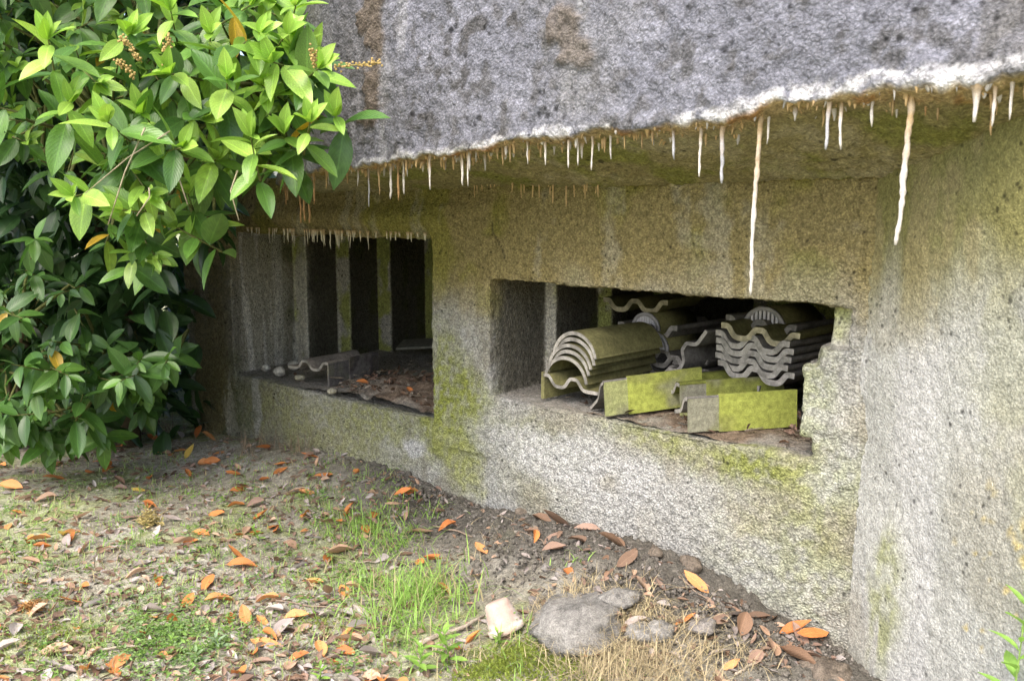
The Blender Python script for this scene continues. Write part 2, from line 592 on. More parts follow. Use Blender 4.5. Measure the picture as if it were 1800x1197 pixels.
# embrasure insides: black algae plus painted shade on return faces, light painted into pale or mossy steps
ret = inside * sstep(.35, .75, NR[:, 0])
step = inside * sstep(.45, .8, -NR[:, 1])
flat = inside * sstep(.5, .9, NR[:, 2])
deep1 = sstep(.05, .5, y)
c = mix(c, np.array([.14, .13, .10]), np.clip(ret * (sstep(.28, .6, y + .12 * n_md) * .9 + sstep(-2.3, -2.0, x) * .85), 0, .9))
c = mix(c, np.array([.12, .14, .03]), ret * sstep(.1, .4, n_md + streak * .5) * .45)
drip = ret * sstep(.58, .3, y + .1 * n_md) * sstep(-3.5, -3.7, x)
c = mix(c, np.array([.62, .59, .49]), drip * .8)  # daylight on the cheek front painted in as a pale tone, below the drips
c = mix(c, np.array([.80, .78, .72]), drip * sstep(.12, .3, fbm(V * [1, 1, .1], 16., 3, 141)) * .85)
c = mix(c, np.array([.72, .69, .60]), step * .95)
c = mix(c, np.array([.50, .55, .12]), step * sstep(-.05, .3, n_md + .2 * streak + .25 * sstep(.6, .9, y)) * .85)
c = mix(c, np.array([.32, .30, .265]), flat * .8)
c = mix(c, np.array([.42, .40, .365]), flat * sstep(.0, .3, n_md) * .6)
crack = np.abs(x + 1.62 - .3 * (1.33 - z) + .05 * n_md) < .006
c = mix(c, np.array([.06, .05, .03]), crack * front * sstep(1.20, 1.24, z) * sstep(1.42, 1.36, z) * .8)
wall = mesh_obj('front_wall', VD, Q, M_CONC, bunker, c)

# roof slab: swept profile, top -> face -> drip edge -> soffit
ctrl = np.array([(3.2, -.5), (1.2, -.5), (.2, -.5), (-1., -.5), (-1.85, -.49), (-2.3, -.44), (-2.7, -.32), (-3.0, -.18), (-3.3, .02), (-3.6, .3), (-3.9, .75), (-4.0, 1.4), (-4.0, 2.5)])
seg = np.concatenate([[0], np.cumsum(np.linalg.norm(np.diff(ctrl, axis=0), axis=1))])
s_far = seg[1]
ss = np.concatenate([np.linspace(0, s_far, 60)[:-1], np.arange(s_far, seg[-3], .0115), np.linspace(seg[-3], seg[-1], 40)])
ex = np.interp(ss, seg, ctrl[:, 0]); ey = np.interp(ss, seg, ctrl[:, 1])
k = np.ones(25) / 25
ex[30:-30] = np.convolve(ex, k, 'same')[30:-30]; ey[30:-30] = np.convolve(ey, k, 'same')[30:-30]
tx, ty = np.gradient(ex), np.gradient(ey); tl = np.hypot(tx, ty); inx, iny = ty / tl, -tx / tl     # inward direction
EDGE_X = [-4, -2.5, -1.91, -1.43, -.82, -.36, -.055, .234, .54, 1.2, 3.2]
EDGE_Z = [1.585, 1.60, 1.614, 1.645, 1.687, 1.695, 1.726, 1.743, 1.751, 1.78, 1.8]
ez = np.interp(ex, EDGE_X, EDGE_Z)
rows_f = np.concatenate([[1.6, 1.3, 1.1], np.arange(1.0, 0.0, -.0115), [0.]])
rows_s = np.concatenate([np.arange(.0115, .75, .013)])
sec = []
for r in [('t', 1.5), ('t', .4)] + [('f', r) for r in rows_f] + [('s', r) for r in rows_s]:
    if r[0] == 't':
        sec.append(np.stack([ex + inx * (r[1] + .1), ey + iny * (r[1] + .1), ez + 1.66], -1))
    elif r[0] == 'f':
        sec.append(np.stack([ex + inx * r[1] * .06, ey + iny * r[1] * .06, ez + r[1]], -1))
    else:
        px_, py_ = ex + inx * r[1], ey + iny * r[1]
        dd = np.clip((py_ + .02) / np.minimum(ey - .001, -.03), 0, 1)
        sec.append(np.stack([px_, py_, 1.525 + (ez - 1.525) * np.where(ey < -.03, dd, 1)], -1))
S = np.stack(sec, 1)                                   # stations x rows
ns, nr = S.shape[:2]
du = np.gradient(S, axis=0); dv = np.gradient(S, axis=1)
NR = np.cross(du, dv); NR /= np.linalg.norm(NR, axis=2)[..., None] + 1e-9
if NR[ns // 2, 20, 1] > 0: NR = -NR
V = S.reshape(-1, 3); NR = NR.reshape(-1, 3)
isf = np.zeros((ns, nr), bool); isf[:, :2 + len(rows_f)] = True; isf = isf.ravel()
hgt = V[:, 2] - np.repeat(ez, nr)
x, y, z = V.T
n_lo = fbm(V, 1.5, 4, 201); n_md = fbm(V, 6., 4, 211); n_hi = fbm(V, 20., 3, 221)
w1 = worley(V, 30., 7); w2 = worley(V, 70., 8)
d = .02 * fbm(V, 2.5, 3, 231) + .015 * np.clip(.55 - w1, -.3, 1) + .012 * np.clip(.5 - w2, -.2, 1) + .008 * fbm(V, 28, 3, 9)
lip = isf * np.exp(-np.clip(hgt, 0, 9) / (.018 + .014 * (n_md + .4)))
crumb = np.clip(np.exp(-((x + 1.85 + .06 * n_md) / .085) ** 2) * sstep(.06, .2, hgt) * sstep(1., .6, hgt) + np.exp(-((x + .82 + .5 * (hgt - .3)) / .08) ** 2) * sstep(.16, .24, hgt) * sstep(.5, .36, hgt), 0, 1) * isf
crumb = sstep(.25, .6, crumb + .5 * n_hi + .3 * n_md - .15) * (crumb > .12)
d = d + lip * (.012 + .018 * n_md) + crumb * (.009 + .018 * n_hi)
soff = ~isf
fromedge = np.where(soff, np.linalg.norm(V - np.repeat(S[:, 1 + len(rows_f)], nr, axis=0), axis=1), 0)
d = np.where(soff, d * .8 + .022 * np.exp(-fromedge / .05) * np.clip(n_hi + .3, 0, 1), d)
VD = V + NR * d[:, None]
edge_w = np.repeat(.022 * fbm(np.stack([ss, 0 * ss, 0 * ss], -1), 7, 4, 12) + .012 * fbm(np.stack([ss, 0 * ss, 0 * ss], -1), 30, 2, 13), nr)
VD[:, 2] += edge_w * np.where(isf, np.exp(-np.clip(hgt, 0, 9) / .08), np.exp(-fromedge / .08))
c = np.tile(np.array([.165, .168, .195]), (len(V), 1))
c = mix(c, np.array([.235, .238, .275]), sstep(.0, .4, n_md) * .65)
c = mix(c, np.array([.10, .098, .10]), sstep(.10, .36, n_hi + .2 * n_md) * .8)
c = mix(c, np.array([.075, .072, .07]), sstep(.30, .48, fbm(V, 13., 3, 271)) * .85)
c = mix(c, np.array([.13, .125, .12]), sstep(.15, .45, fbm(V * [1, 1, .16], 6, 4, 251)) * .6)
c = mix(c, np.array([.34, .34, .35]), sstep(.25, .45, fbm(V * [1, 1, .3], 9, 3, 261)) * .5)
c = mix(c, np.array([.16, .16, .165]), sstep(.1, .45, n_lo) * .5)
c = mix(c, np.array([.13, .105, .08]), crumb * np.where(x < -1.4, .92, .7))
turn = sstep(-2.15, -2.5, x)
c = mix(c, np.array([.30, .30, .25]), turn * .7)
wl_ = isf * sstep(.014, .0, hgt + .05 * n_md + .03 * n_hi + .06 * n_lo - .010) * sstep(-2.25, -2.1, x)
gap_ = np.repeat(sstep(-.12, .2, fbm(np.stack([ss, 0 * ss, 0 * ss], -1), 3.1, 3, 14) + .12), nr)
c = mix(c, np.array([.58, .575, .57]), wl_ * (.2 + .75 * gap_) * sstep(-.5, .1, n_hi))
sc = np.tile(np.array([.27, .235, .11]), (len(V), 1))
sc = mix(sc, np.array([.22, .22, .06]), sstep(-.1, .25, n_md))
sc = mix(sc, np.array([.38, .34, .22]), sstep(.1, .4, n_lo + .4 * n_hi) * .6)
sc = mix(sc, np.array([.42, .31, .16]), sstep(.10, .02, fromedge + .04 * n_md) * .8)
sc = mix(sc, np.array([.33, .16, .05]), sstep(.10, .02, fromedge + .04 * n_lo) * sstep(.1, .4, n_hi) * .8)
c = np.where(soff[:, None], sc, c)
Fq = grid_faces(ns, nr)
roof = mesh_obj('roof_slab', VD, Fq, M_SLAB, bunker, c)
EDGEV = VD.reshape(ns, nr, 3)[:, 1 + len(rows_f)]

# splayed wing wall on the right
wa = math.radians(35)
tt = np.concatenate([np.arange(0, 1.1, .0115), np.linspace(1.12, 3.2, 40)])
zz = np.concatenate([[-.4, -.2], np.arange(-.1, 1.86, .0115)])
T_, Z_ = np.meshgrid(tt, zz, indexing='ij')
wn = np.array([-math.sin(wa), -math.cos(wa), 0])
V = np.stack([T_ * math.cos(wa), -T_ * math.sin(wa), Z_], -1).reshape(-1, 3)
t, z = T_.ravel(), Z_.ravel()
n_lo = fbm(V, 1.6, 4, 301); n_md = fbm(V, 6., 4, 311); n_hi = fbm(V, 20., 3, 321)
stk = fbm(np.stack([t, 0 * t, z * .10], -1), 9, 4, 331)
VD = V + wn * (.014 * fbm(V, 3, 3, 341) + .006 * np.clip(.55 - worley(V, 45, 5), -.2, 1) + .004 * fbm(V, 40, 2, 6))[:, None]
c = np.tile(np.array([.43, .43, .40]), (len(V), 1))
c = mix(c, np.array([.50, .495, .485]), sstep(-.1, .5, stk + .3 * n_md + .2 * sstep(1.1, .3, z)) * .65)
c = mix(c, np.array([.33, .31, .24]), sstep(.1, .45, n_lo - .3 * stk + .15 * sstep(.8, 1.2, z)) * .55)
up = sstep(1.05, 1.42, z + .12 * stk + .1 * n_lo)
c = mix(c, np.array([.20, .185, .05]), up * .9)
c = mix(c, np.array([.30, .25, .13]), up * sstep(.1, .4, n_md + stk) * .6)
gl = sstep(.12, .4, stk + .15) * np.exp(-((t - .13) / .1) ** 2) * np.exp(-((z - .28) / .22) ** 2)
c = mix(c, np.array([.27, .29, .09]), np.clip(gl * 1.6, 0, .7) * (.4 + .6 * sstep(-.3, .3, n_hi)))
c = mix(c, np.array([.34, .34, .22]), sstep(.05, .4, n_md + .3 * n_lo) * sstep(.35, .6, t) * .5)
c = mix(c, np.array([.62, .47, .12]), sstep(.3, .5, n_hi + n_md * .4) * sstep(.42, .55, t) * sstep(.9, .5, z) * .7)
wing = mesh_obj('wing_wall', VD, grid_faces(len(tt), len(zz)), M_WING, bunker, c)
back = MB()
back.box((3.2 * math.cos(wa) - .02, -3.2 * math.sin(wa), -.4), (3.2 * math.cos(wa) + .4, 1.5, 1.78), (.3, .29, .26))
back.build('side_wall', M_CONC, bunker, smooth=False)

# stalactites: each its own part of the bunker
TAN, WHITE, ORANGE, GREY = np.array([.36, .25, .12]), np.array([.62, .58, .52]), np.array([.42, .25, .11]), np.array([.42, .42, .43])


def stalactite(p, length, r, top, tip, lean=(0, 0)):
    n = max(5, int(length / .012))
    n = min(n, 34)
    t = np.linspace(0, 1, n)
    base = 1 + .9 * np.exp(-t * length / .012)
    rad = r * base * (1 - .45 * t) * (1 + .26 * np.array([random.uniform(-1, 1) for _ in t]))
    rad[-1] *= .55
    px = np.cumsum([random.gauss(0, .0009) for _ in t]); py = np.cumsum([random.gauss(0, .0012) for _ in t])
    pts = np.stack([px + lean[0] * t * length, py + lean[1] * t * length, .012 - t * (length + .012)], -1)
    m = MB()
    blend = np.clip(t * 2.2 - .2 + np.array([random.uniform(-.25, .25) for _ in t]), 0, 1)
    c = np.repeat(top + (tip - top) * blend[:, None], 7, axis=0)
    m.tube(pts, rad, c, seg=7)
    return m.build('stalactite', M_LIME, roof if p[1] < -.05 or p[2] > 1.5 else wall, loc=tuple(p))


def edge_at_px(px):
    """point of the drip edge seen at photo column px"""
    W = L2W(EDGEV) - CAM
    f = np.array([0, math.cos(PITCH), -math.sin(PITCH)])
    X_ = CX + F * W[:, 0] / (W @ f)
    vis = np.where((EDGEV[:, 1] < .1) & (EDGEV[:, 0] > -3.1))[0]
    return vis[np.argmin(abs(X_[vis] - px))]


PXM = lambda p: F / ((L2W(p) - CAM) @ np.array([0, math.cos(PITCH), -math.sin(PITCH)]))
# (column, length in photo px, width px, tip colour, set back from the edge in m)
for px, ln, wd, tip, bk in [(1590, 275, 17, WHITE, .03), (1322, 325, 13, WHITE, .03), (1218, 95, 8, WHITE, .02), (1260, 105, 12, GREY, .01), (1332, 60, 7, WHITE, .04), (1168, 62, 9, GREY, .01),
                            (1452, 85, 12, GREY, .0), (1468, 95, 9, WHITE, .02), (1522, 60, 8, WHITE, .03), (1552, 50, 9, TAN, .05), (1710, 60, 18, WHITE, .0), (1745, 75, 10, WHITE, .01), (1773, 75, 9, WHITE, .02), (1728, 85, 8, TAN, .05),
                            (745, 60, 6, WHITE, .01), (798, 58, 6, WHITE, .01), (672, 60, 7, WHITE, .02), (684, 66, 6, ORANGE, .02), (690, 58, 6, WHITE, .03), (633, 70, 4, GREY, .02), (810, 60, 5, WHITE, .02), (912, 45, 5, WHITE, .02), (943, 45, 6, WHITE, .02),
                            (988, 55, 5, WHITE, .01), (1000, 48, 6, WHITE, .03), (1024, 64, 6, WHITE, .02), (1052, 52, 6, WHITE, .04), (655, 55, 5, TAN, .01), (515, 85, 7, ORANGE, .02), (526, 80, 6, ORANGE, .02), (505, 80, 6, ORANGE, .03), (540, 55, 5, ORANGE, .01),
                            (475, 40, 5, ORANGE, .02), (490, 35, 5, TAN, .02), (865, 36, 5, TAN, .03), (880, 32, 5, TAN, .02), (1110, 30, 5, TAN, .03), (1130, 26, 6, TAN, .02), (1620, 55, 8, TAN, .08), (1605, 45, 7, ORANGE, .07)]:
    i = edge_at_px(px)
    p = EDGEV[i] + np.array([inx[i], iny[i], 0]) * (bk + .022) + np.array([0, 0, -.006])
    s = PXM(p)
    stalactite(p, ln / s, wd * .43 / s, TAN if ln < 200 else TAN * 1.2, tip, (-.045, 0) if ln > 200 else (0, 0))
for _ in range(115):
    px = random.choice([random.uniform(470, 1100), random.uniform(620, 1800)])
    i = edge_at_px(px)
    bk = random.uniform(.018, .11)
    p = EDGEV[i] + np.array([inx[i], iny[i], -.004 - bk * .15]) + (np.array([inx[i], iny[i], 0]) * (bk - 1))
    p[2] = EDGEV[i][2] - .004 - bk * .2
    s = PXM(p)
    stalactite(p, abs(random.gauss(0, .022)) + .012, random.uniform(.003, .0065), random.choice([TAN, TAN * 1.2, TAN * 1.4]), random.choice([WHITE, TAN * 1.6, WHITE * .8, TAN * 1.3]))
cr = MB()
for _ in range(420):
    i = edge_at_px(random.uniform(470, 1830)); bk = .012 + abs(random.gauss(0, .05)); wd = random.uniform(.004, .013)
    q = EDGEV[i] + np.array([inx[i], iny[i], 0]) * bk; q[2] += .008 - bk * .25
    ln = random.uniform(.008, .03)
    jx = np.array([random.gauss(0, .006), random.gauss(0, .006), 0])
    cc = random.choice([TAN * 1.2, TAN * 1.6, TAN, TAN * 1.4, WHITE * .7])
    cr.tube([q, q + jx * .5 - np.array([0, 0, ln * .4]), q + jx - np.array([0, 0, ln])], [wd, wd * .5, wd * .15], cc, seg=6)
tag(cr.build('drip_crust', M_LIME, roof), kind='stuff')
# small drips along the lintel of the first embrasure and the back line of the soffit
for _ in range(62):
    px = min(max(random.gauss(590, 85), 445), 757)
    u = on_wall(px, 410)[0]
    ln = random.uniform(.012, .085) if 470 < px < 660 else random.uniform(.01, .04)
    stalactite((u, -.035, 1.318), ln, random.uniform(.0025, .0045), TAN * 1.3, np.array([.60, .55, .42]))
for _ in range(24):
    px = random.uniform(850, 1080)
    u = on_wall(px, 322)[0]
    stalactite((u, random.uniform(-.06, -.03), 1.545), random.uniform(.015, .10) * (1.2 if 980 < px < 1020 else .7), random.uniform(.002, .004), TAN * 1.2, TAN * 1.7)

# ------------------------------------------------------------------ roof tiles stored in the embrasures
TG = np.array([.27, .255, .23]); OL = np.array([.21, .20, .085]); MOSS = np.array([.36, .40, .085]); CREAM = np.array([.44, .40, .27])


def tile_profile(w=.34, n=41):
    s = np.linspace(0, w, n)
    z = np.zeros(n)
    for c_ in [.015 + .155 * k for k in range(3) if .015 + .155 * k < w]:
        z = z + .042 * np.exp(-(np.abs(s - c_) / .043) ** 4)
    return s, z


def sheet(mb, s, z, L, th, ctop, cend, y0=0., ny=6):
    """profile (s,z) swept along y, with thickness and end faces"""
    n = len(s)
    ys = np.linspace(y0, y0 + L, ny)
    top = np.array([[a, yy, b] for yy in ys for a, b in zip(s, z)])
    dz = np.gradient(z, s)
    nx = -dz / np.sqrt(1 + dz * dz); nz = 1 / np.sqrt(1 + dz * dz)
    bot = np.array([[a - th * p_, yy, b - th * q_] for yy in ys for a, b, p_, q_ in zip(s, z, nx, nz)])
    V = np.concatenate([top, bot]); m = n * ny
    V = V + (fbm(V + random.random() * 50, 9, 2, 3) * .0035)[:, None]
    Fs = []
    for j in range(ny - 1):
        for i in range(n - 1):
            a = j * n + i
            Fs.append((a, a + 1, a + n + 1, a + n)); Fs.append((m + a, m + a + n, m + a + n + 1, m + a + 1))
    for j in range(ny - 1):
        a = j * n; Fs.append((a, a + n, m + a + n, m + a)); a = j * n + n - 1; Fs.append((a, m + a, m + a + n, a + n))
    nn = fbm(V + random.random() * 50, 8, 3, 5)
    c = mix(np.tile(ctop, (2 * m, 1)), ctop * .6, sstep(-.1, .4, nn))
    mb.add(V, Fs, c)
    for j, fl in ((0, False), (ny - 1, True)):            # end faces with their own vertices: broken edge colour
        e = np.concatenate([top[j * n:(j + 1) * n], bot[j * n:(j + 1) * n]])
        f_ = [(i, n + i, n + i + 1, i + 1) if not fl else (i, i + 1, n + i + 1, n + i) for i in range(n - 1)]
        mb.add(e, f_, mix(np.tile(np.asarray(cend, float), (2 * n, 1)), np.asarray(cend, float) * .55, sstep(-.1, .35, fbm(e + random.random() * 30, 25, 3, 2))))


def put(o, p, yaw=0., pitch=0., roll=0.):
    """place a top-level thing at bunker-local p, yaw about local z"""
    o.matrix_world = Matrix.Translation(Vector(L2W(np.array(p)).tolist())) @ Matrix.Rotation(ROT + yaw, 4, 'Z') @ Matrix.Rotation(pitch, 4, 'X') @ Matrix.Rotation(roll, 4, 'Y')
    return o


def pantile(p, yaw, pitch, roll, label, ctop=TG, cend=TG * 1.5, L=.42, group=None, w=.34):
    m = MB(); s, z = tile_profile(w)
    sheet(m, s - w / 2, z, L, .023, ctop, cend)
    o = m.build('roof_tile', M_TILE)
    return tag(put(o, p, yaw, pitch, roll), label, 'roof tile', group)


def ridge(p, yaw, pitch, roll, label, ctop=OL, cend=TG * 1.4, r=.122, L=.45, group=None):
    m = MB()
    a = np.linspace(math.pi * .94, math.pi * .06, 25)
    th = .016
    ny = 6; n = 25
    ys = np.linspace(0, L, ny)
    o_ = np.array([[r * math.cos(k), y_, r * math.sin(k)] for y_ in ys for k in a])
    i_ = np.array([[(r - th) * math.cos(k), y_, (r - th) * math.sin(k)] for y_ in ys for k in a])
    V = np.concatenate([o_, i_]); M_ = n * ny
    V = V + (fbm(V + random.random() * 50, 9, 2, 3) * .0035)[:, None]
    Fs = []
    for j in range(ny - 1):
        for i in range(n - 1):
            k = j * n + i
            Fs.append((k, k + 1, k + n + 1, k + n)); Fs.append((M_ + k, M_ + k + n, M_ + k + n + 1, M_ + k + 1))
        for k in (j * n, j * n + n - 1): Fs.append((k, k + n, M_ + k + n, M_ + k))
    nn = fbm(V + random.random() * 50, 8, 3, 5)
    m.add(V, Fs, mix(np.tile(ctop, (2 * M_, 1)), ctop * .65, sstep(-.1, .4, nn)))
    for j in (0, ny - 1):
        e = np.concatenate([o_[j * n:(j + 1) * n], i_[j * n:(j + 1) * n]])
        m.add(e, [(i, n + i, n + i + 1, i + 1) for i in range(n - 1)], mix(np.tile(np.asarray(cend, float), (2 * n, 1)), np.asarray(cend, float) * .55, sstep(-.1, .35, fbm(e + random.random() * 30, 25, 3, 2))))
    o = m.build('ridge_tile', M_TILE)
    return tag(put(o, p, yaw, pitch, roll), label, 'ridge tile', group)


def vent(p, yaw, pitch, label, r=.105, L=.30, group=None):
    """half-round ventilating ridge tile, its open end closed by a slotted grille"""
    e = empty('vent_ridge_tile')
    tag(put(e, p, yaw, pitch), label, 'vent tile', group)
    m = MB()
    a = np.linspace(math.pi, 0, 25); n = 25
    for r0, r1, y0, y1, nm, cc in ((r, r - .013, 0, L, 'shell', OL * .9),):
        V = np.array([[R * math.cos(k), y_, R * math.sin(k)] for y_ in (y0, y1) for R in (r0, r1) for k in a])
        Fs = []
        for i in range(n - 1):
            Fs += [(i, i + 1, 2 * n + i + 1, 2 * n + i), (n + i, 3 * n + i, 3 * n + i + 1, n + i + 1), (i, n + i, n + i + 1, i + 1), (2 * n + i, 2 * n + i + 1, 3 * n + i + 1, 3 * n + i)]
        m.add(V, Fs, cc)
    m.build('shell', M_TILE, e)
    g = MB(); cc = np.array([.40, .39, .40])
    Ro, Ri = r - .001, r - .014
    V = np.array([[R * math.cos(k), y_, R * math.sin(k)] for y_ in (-.006, .004) for R in (Ro + .004, Ri) for k in a])
    Fs = []
    for i in range(n - 1):
        Fs += [(i, i + 1, 2 * n + i + 1, 2 * n + i), (n + i, 3 * n + i, 3 * n + i + 1, n + i + 1), (i, n + i, n + i + 1, i + 1), (2 * n + i, 2 * n + i + 1, 3 * n + i + 1, 3 * n + i)]
    g.add(V, Fs, cc)
    ring_o = g.build('grille_ring', M_GRILLE, e)
    for k in range(9):
        xk = -Ri * .88 + k * Ri * .22
        hk = math.sqrt(max(Ri * Ri - xk * xk, 0))
        if hk < .025: continue
        bmb = MB(); bmb.box((xk - .0055, -.003, .004), (xk + .0055, .006, hk + .006), np.array([.70, .69, .73]))
        bmb.build('grille_bar', M_GRILLE, ring_o, smooth=False)
    return e


def verge(p, yaw, pitch, roll, label, cface, cbody=OL, L=.42, h=.135, group=None, w=.30, lap=.11, drop=0.):
    """verge tile: profiled body with a deep flange along its near long edge; the flange has a thinner lap end"""
    e = empty('verge_tile')
    tag(put(e, p, yaw, pitch, roll), label, 'roof tile', group)
    # frame: x along the length, y away from the flange, z up; flange outer face at y = 0, foot at z = 0
    m = MB(); s, z = tile_profile(w, 33)
    sheet(m, s, z, L, .015, cbody, TG * 1.4)
    V = np.concatenate(m.v); V = np.stack([V[:, 1], V[:, 0] + .006, V[:, 2] + h - .045 - V[:, 0] * drop], -1)
    m2 = MB(); m2.add(V, [f[::-1] for f in m.f], np.concatenate(m.c)); m2.build('tile_body', M_TILE, e)
    for nm, x0, x1, y0, y1, z0, z1, cc in (('flange', lap, L, -.004, .014, 0, h, cface), ('flange_lap', .004, lap + .003, .0025, .016, .003, h - .012, cface * .5 + np.array([.13, .13, .10]))):
        nx_, nz_ = 22, 9
        g = []
        xs_, zs_ = np.linspace(x0, x1, nx_), np.linspace(z0, z1, nz_)
        F1 = np.array([[a, y0, b] for a in xs_ for b in zs_]); B1 = np.array([[a, y1, b] for a in xs_ for b in zs_])
        Vv = np.concatenate([F1, B1]); k = nx_ * nz_
        Vv[:, 1] += fbm(Vv, 12, 2, 8) * .0015
        fs = [tuple(q_) for q_ in grid_faces(nx_, nz_)] + [tuple(q_[::-1] + k) for q_ in grid_faces(nx_, nz_)]
        ring = [i * nz_ for i in range(nx_)] + [(nx_ - 1) * nz_ + j for j in range(1, nz_)] + [i * nz_ + nz_ - 1 for i in range(nx_ - 2, -1, -1)] + [j for j in range(nz_ - 2, 0, -1)]
        fs += [(ring[i], k + ring[i], k + ring[(i + 1) % len(ring)], ring[(i + 1) % len(ring)]) for i in range(len(ring))]
        nn = fbm(Vv + random.random() * 40, 7, 3, 6)
        c_ = mix(np.tile(cc, (2 * k, 1)), cc * np.array([.75, .72, .9]), sstep(-.05, .3, nn))
        c_ = mix(c_, TG, sstep(.25, .5, nn) * .5)
        q = MB(); q.add(Vv, fs, c_); q.build(nm, M_TILE, e, smooth=False)
    return e


def face(dx, dy):
    """yaw in the bunker frame so that a verge tile's length runs along (dx,dy)"""
    return math.atan2(dy, dx)


F2 = .635
# near-left pile: half-round ridge tiles nested on a verge tile
verge((-1.43, .50, F2), face(0, -1), 0, 0, 'dark verge tile lying under the nested half-round ridge tiles', OL, OL, h=.115, w=.32)
for i in range(5):
    k = 4 - i
    ridge((-1.285 - .012 * (4 - i) + .03, .085 + .006 * (i % 2), F2 + .075 + .027 * i), random.uniform(-.03, .03), .0, random.uniform(-.05, .05),
          ['lowest half-round ridge tile in the nested pile', 'second half-round ridge tile up in the nested pile', 'middle half-round ridge tile of the five nested',
           'half-round ridge tile second from top of the nested pile', 'smooth olive half-round ridge tile topping the nested pile'][i], ctop=OL * (.8 if i < 4 else 1.0), group='nested half-round ridge tiles')

# middle pile: profiled tiles with slotted vents between
for (px, py, dp, yaw, lab, kind) in [(1165, 628, .62, -.05, 'profiled tile at the bottom of the pile with slotted vents', 't'),
                                     (1150, 614, .60, -.05, 'slotted half-round vent tile low in the pile behind the ridge tiles', 'v'),
                                     (1137, 585, .62, -.04, 'profiled tile lying between two slotted vents behind the ridge tiles', 't'),
                                     (1135, 580, .64, -.02, 'slotted half-round vent tile squeezed under the cream-edged tile', 'v'),
                                     (1116, 541, .68, .14, 'cream-edged profiled tile on top of the pile behind the ridge tiles', 'c')]:
    p = on_wall(px, py, dp)
    if kind == 'v': vent(p, yaw, 0, lab, r=.078, group='slotted vent tiles')
    else: pantile(p, yaw, 0, random.uniform(-.06, .03), lab, ctop=OL if kind == 'c' else TG * .8, cend=CREAM if kind == 'c' else TG * 1.5, group='profiled tiles of the vent pile')
# supports of that pile, mostly hidden
for k in range(3):
    p = on_wall(1185, 645 + 14 * k, .60)
    pantile((p[0], .60, F2 + .03 + .045 * (2 - k)), .05 * k, 0, 0, 'grey profiled tile low down behind the ridge tiles, %s' % ['upper of three', 'middle of three', 'resting on the ledge'][k], ctop=TG * .8, group='tiles under the vent pile')
# right-hand stack: six profiled tiles
for i in range(6):
    lab = ['grey profiled tile at the bottom of the stack beside the broken jamb', 'second tile up in the stack beside the broken jamb', 'third tile up in the stack beside the broken jamb',
           'fourth tile up in the stack beside the broken jamb', 'fifth tile up in the stack beside the broken jamb', 'cream-edged tile topping the stack beside the broken jamb'][i]
    p = on_wall(1322 + [4, -4, 0, 2, -2, 12][i], 662 - 13.5 * i, .42)
    pantile(p, -.05 + [.03, -.04, .0, .05, -.02, .06][i], .0, .04, lab, ctop=TG * .9 if i < 5 else OL, cend=TG * 1.45 if i < 5 else CREAM, group='stacked profiled tiles')
for k in range(2):
    pantile((-.78, .45, F2 + .01 + .06 * k), .02, 0, .0, 'dark profiled tile carrying the stack, %s' % ['on the ledge', 'above the lowest one'][k], ctop=TG * .7, cend=TG, group='stacked profiled tiles')
p = on_wall(1335, 580, .56)
pantile(p, -.1, .0, .04, 'profiled tile set back on top of the stack, under a vent', ctop=TG, cend=TG * 1.3)
p = on_wall(1343, 583, .60)
vent(p, -.05, 0, 'slotted half-round vent tile standing on the stack beside the broken jamb', r=.10, group='slotted vent tiles')
# tile leaning on its side in the middle
m = MB(); s, z = tile_profile(.30)
sheet(m, s - .15, z, .40, .016, TG * .7, TG * 1.45)
o = m.build('roof_tile', M_TILE)
p = on_wall(1207, 625, .45)
tag(put(o, p, -.1, 0, math.radians(-52)), 'grey profiled tile tipped on its long edge in the middle', 'roof tile')
# mossy verge tiles at the front
verge((-1.02, -.0, F2 - .005), face(.5, .87), 0, math.radians(-4), 'moss-green verge tile, flange facing out, tilted up on the ledge', MOSS, TG * .6, h=.15, lap=.10, w=.16, drop=.6)
verge((-.80, .19, F2 + .0), face(.55, .83), 0, math.radians(-2), 'low mossy verge tile wedged between two bright green ones', MOSS * .85, MOSS * .7, h=.135, L=.44, w=.2)
verge((-.64, .0, F2 - .005), face(.60, .80), 0, math.radians(-1.5), 'moss-green verge tile with grey lap end nearest the jamb', MOSS * .92, TG * .6, h=.138, lap=.12, w=.14, drop=.25)

# first embrasure
F1z = .465
verge((-3.02, .10, F1z), face(-.22, .97), 0, 0, 'brown verge tile with deep flange lying in the taller embrasure', np.array([.11, .10, .085]), np.array([.30, .27, .235]), h=.14, lap=.17, w=.3)
SL = np.array([.20, .20, .165])


def slate(p, yaw, L, w, label, pitch=0., roll=0.):
    m = MB()
    pts = [(0, 0), (L, .01), (L + .01, w * .55), (L - .05, w), (.02, w + .005)]
    nv_ = len(pts)
    m.add([(a, b, 0) for a, b in pts] + [(a, b, .016) for a, b in pts], [tuple(range(nv_))[::-1], tuple(range(nv_, 2 * nv_))] + [(i, (i + 1) % nv_, nv_ + (i + 1) % nv_, nv_ + i) for i in range(nv_)], SL)
    o = m.build('slate', M_TILE, smooth=False)
    return tag(put(o, p, yaw, pitch, roll), label, 'slate', 'broken slates')


slate((-3.55, 1.0, F1z + .05), .75, .62, .22, 'long greenish slate leaning up behind the brown tile', .1, -.05)
slate((-2.72, .42, F1z + .045), .62, .55, .24, 'broad greenish slate half buried in brown debris', 0, 0)
slate((-2.75, .85, F1z + .06), .9, .35, .2, 'small greenish slate lying behind the broad one', .05, 0)
slate((-2.95, 1.25, F1z + .06), .1, .4, .2, 'dark slate propped at the far end of the ledge', .35, .1)


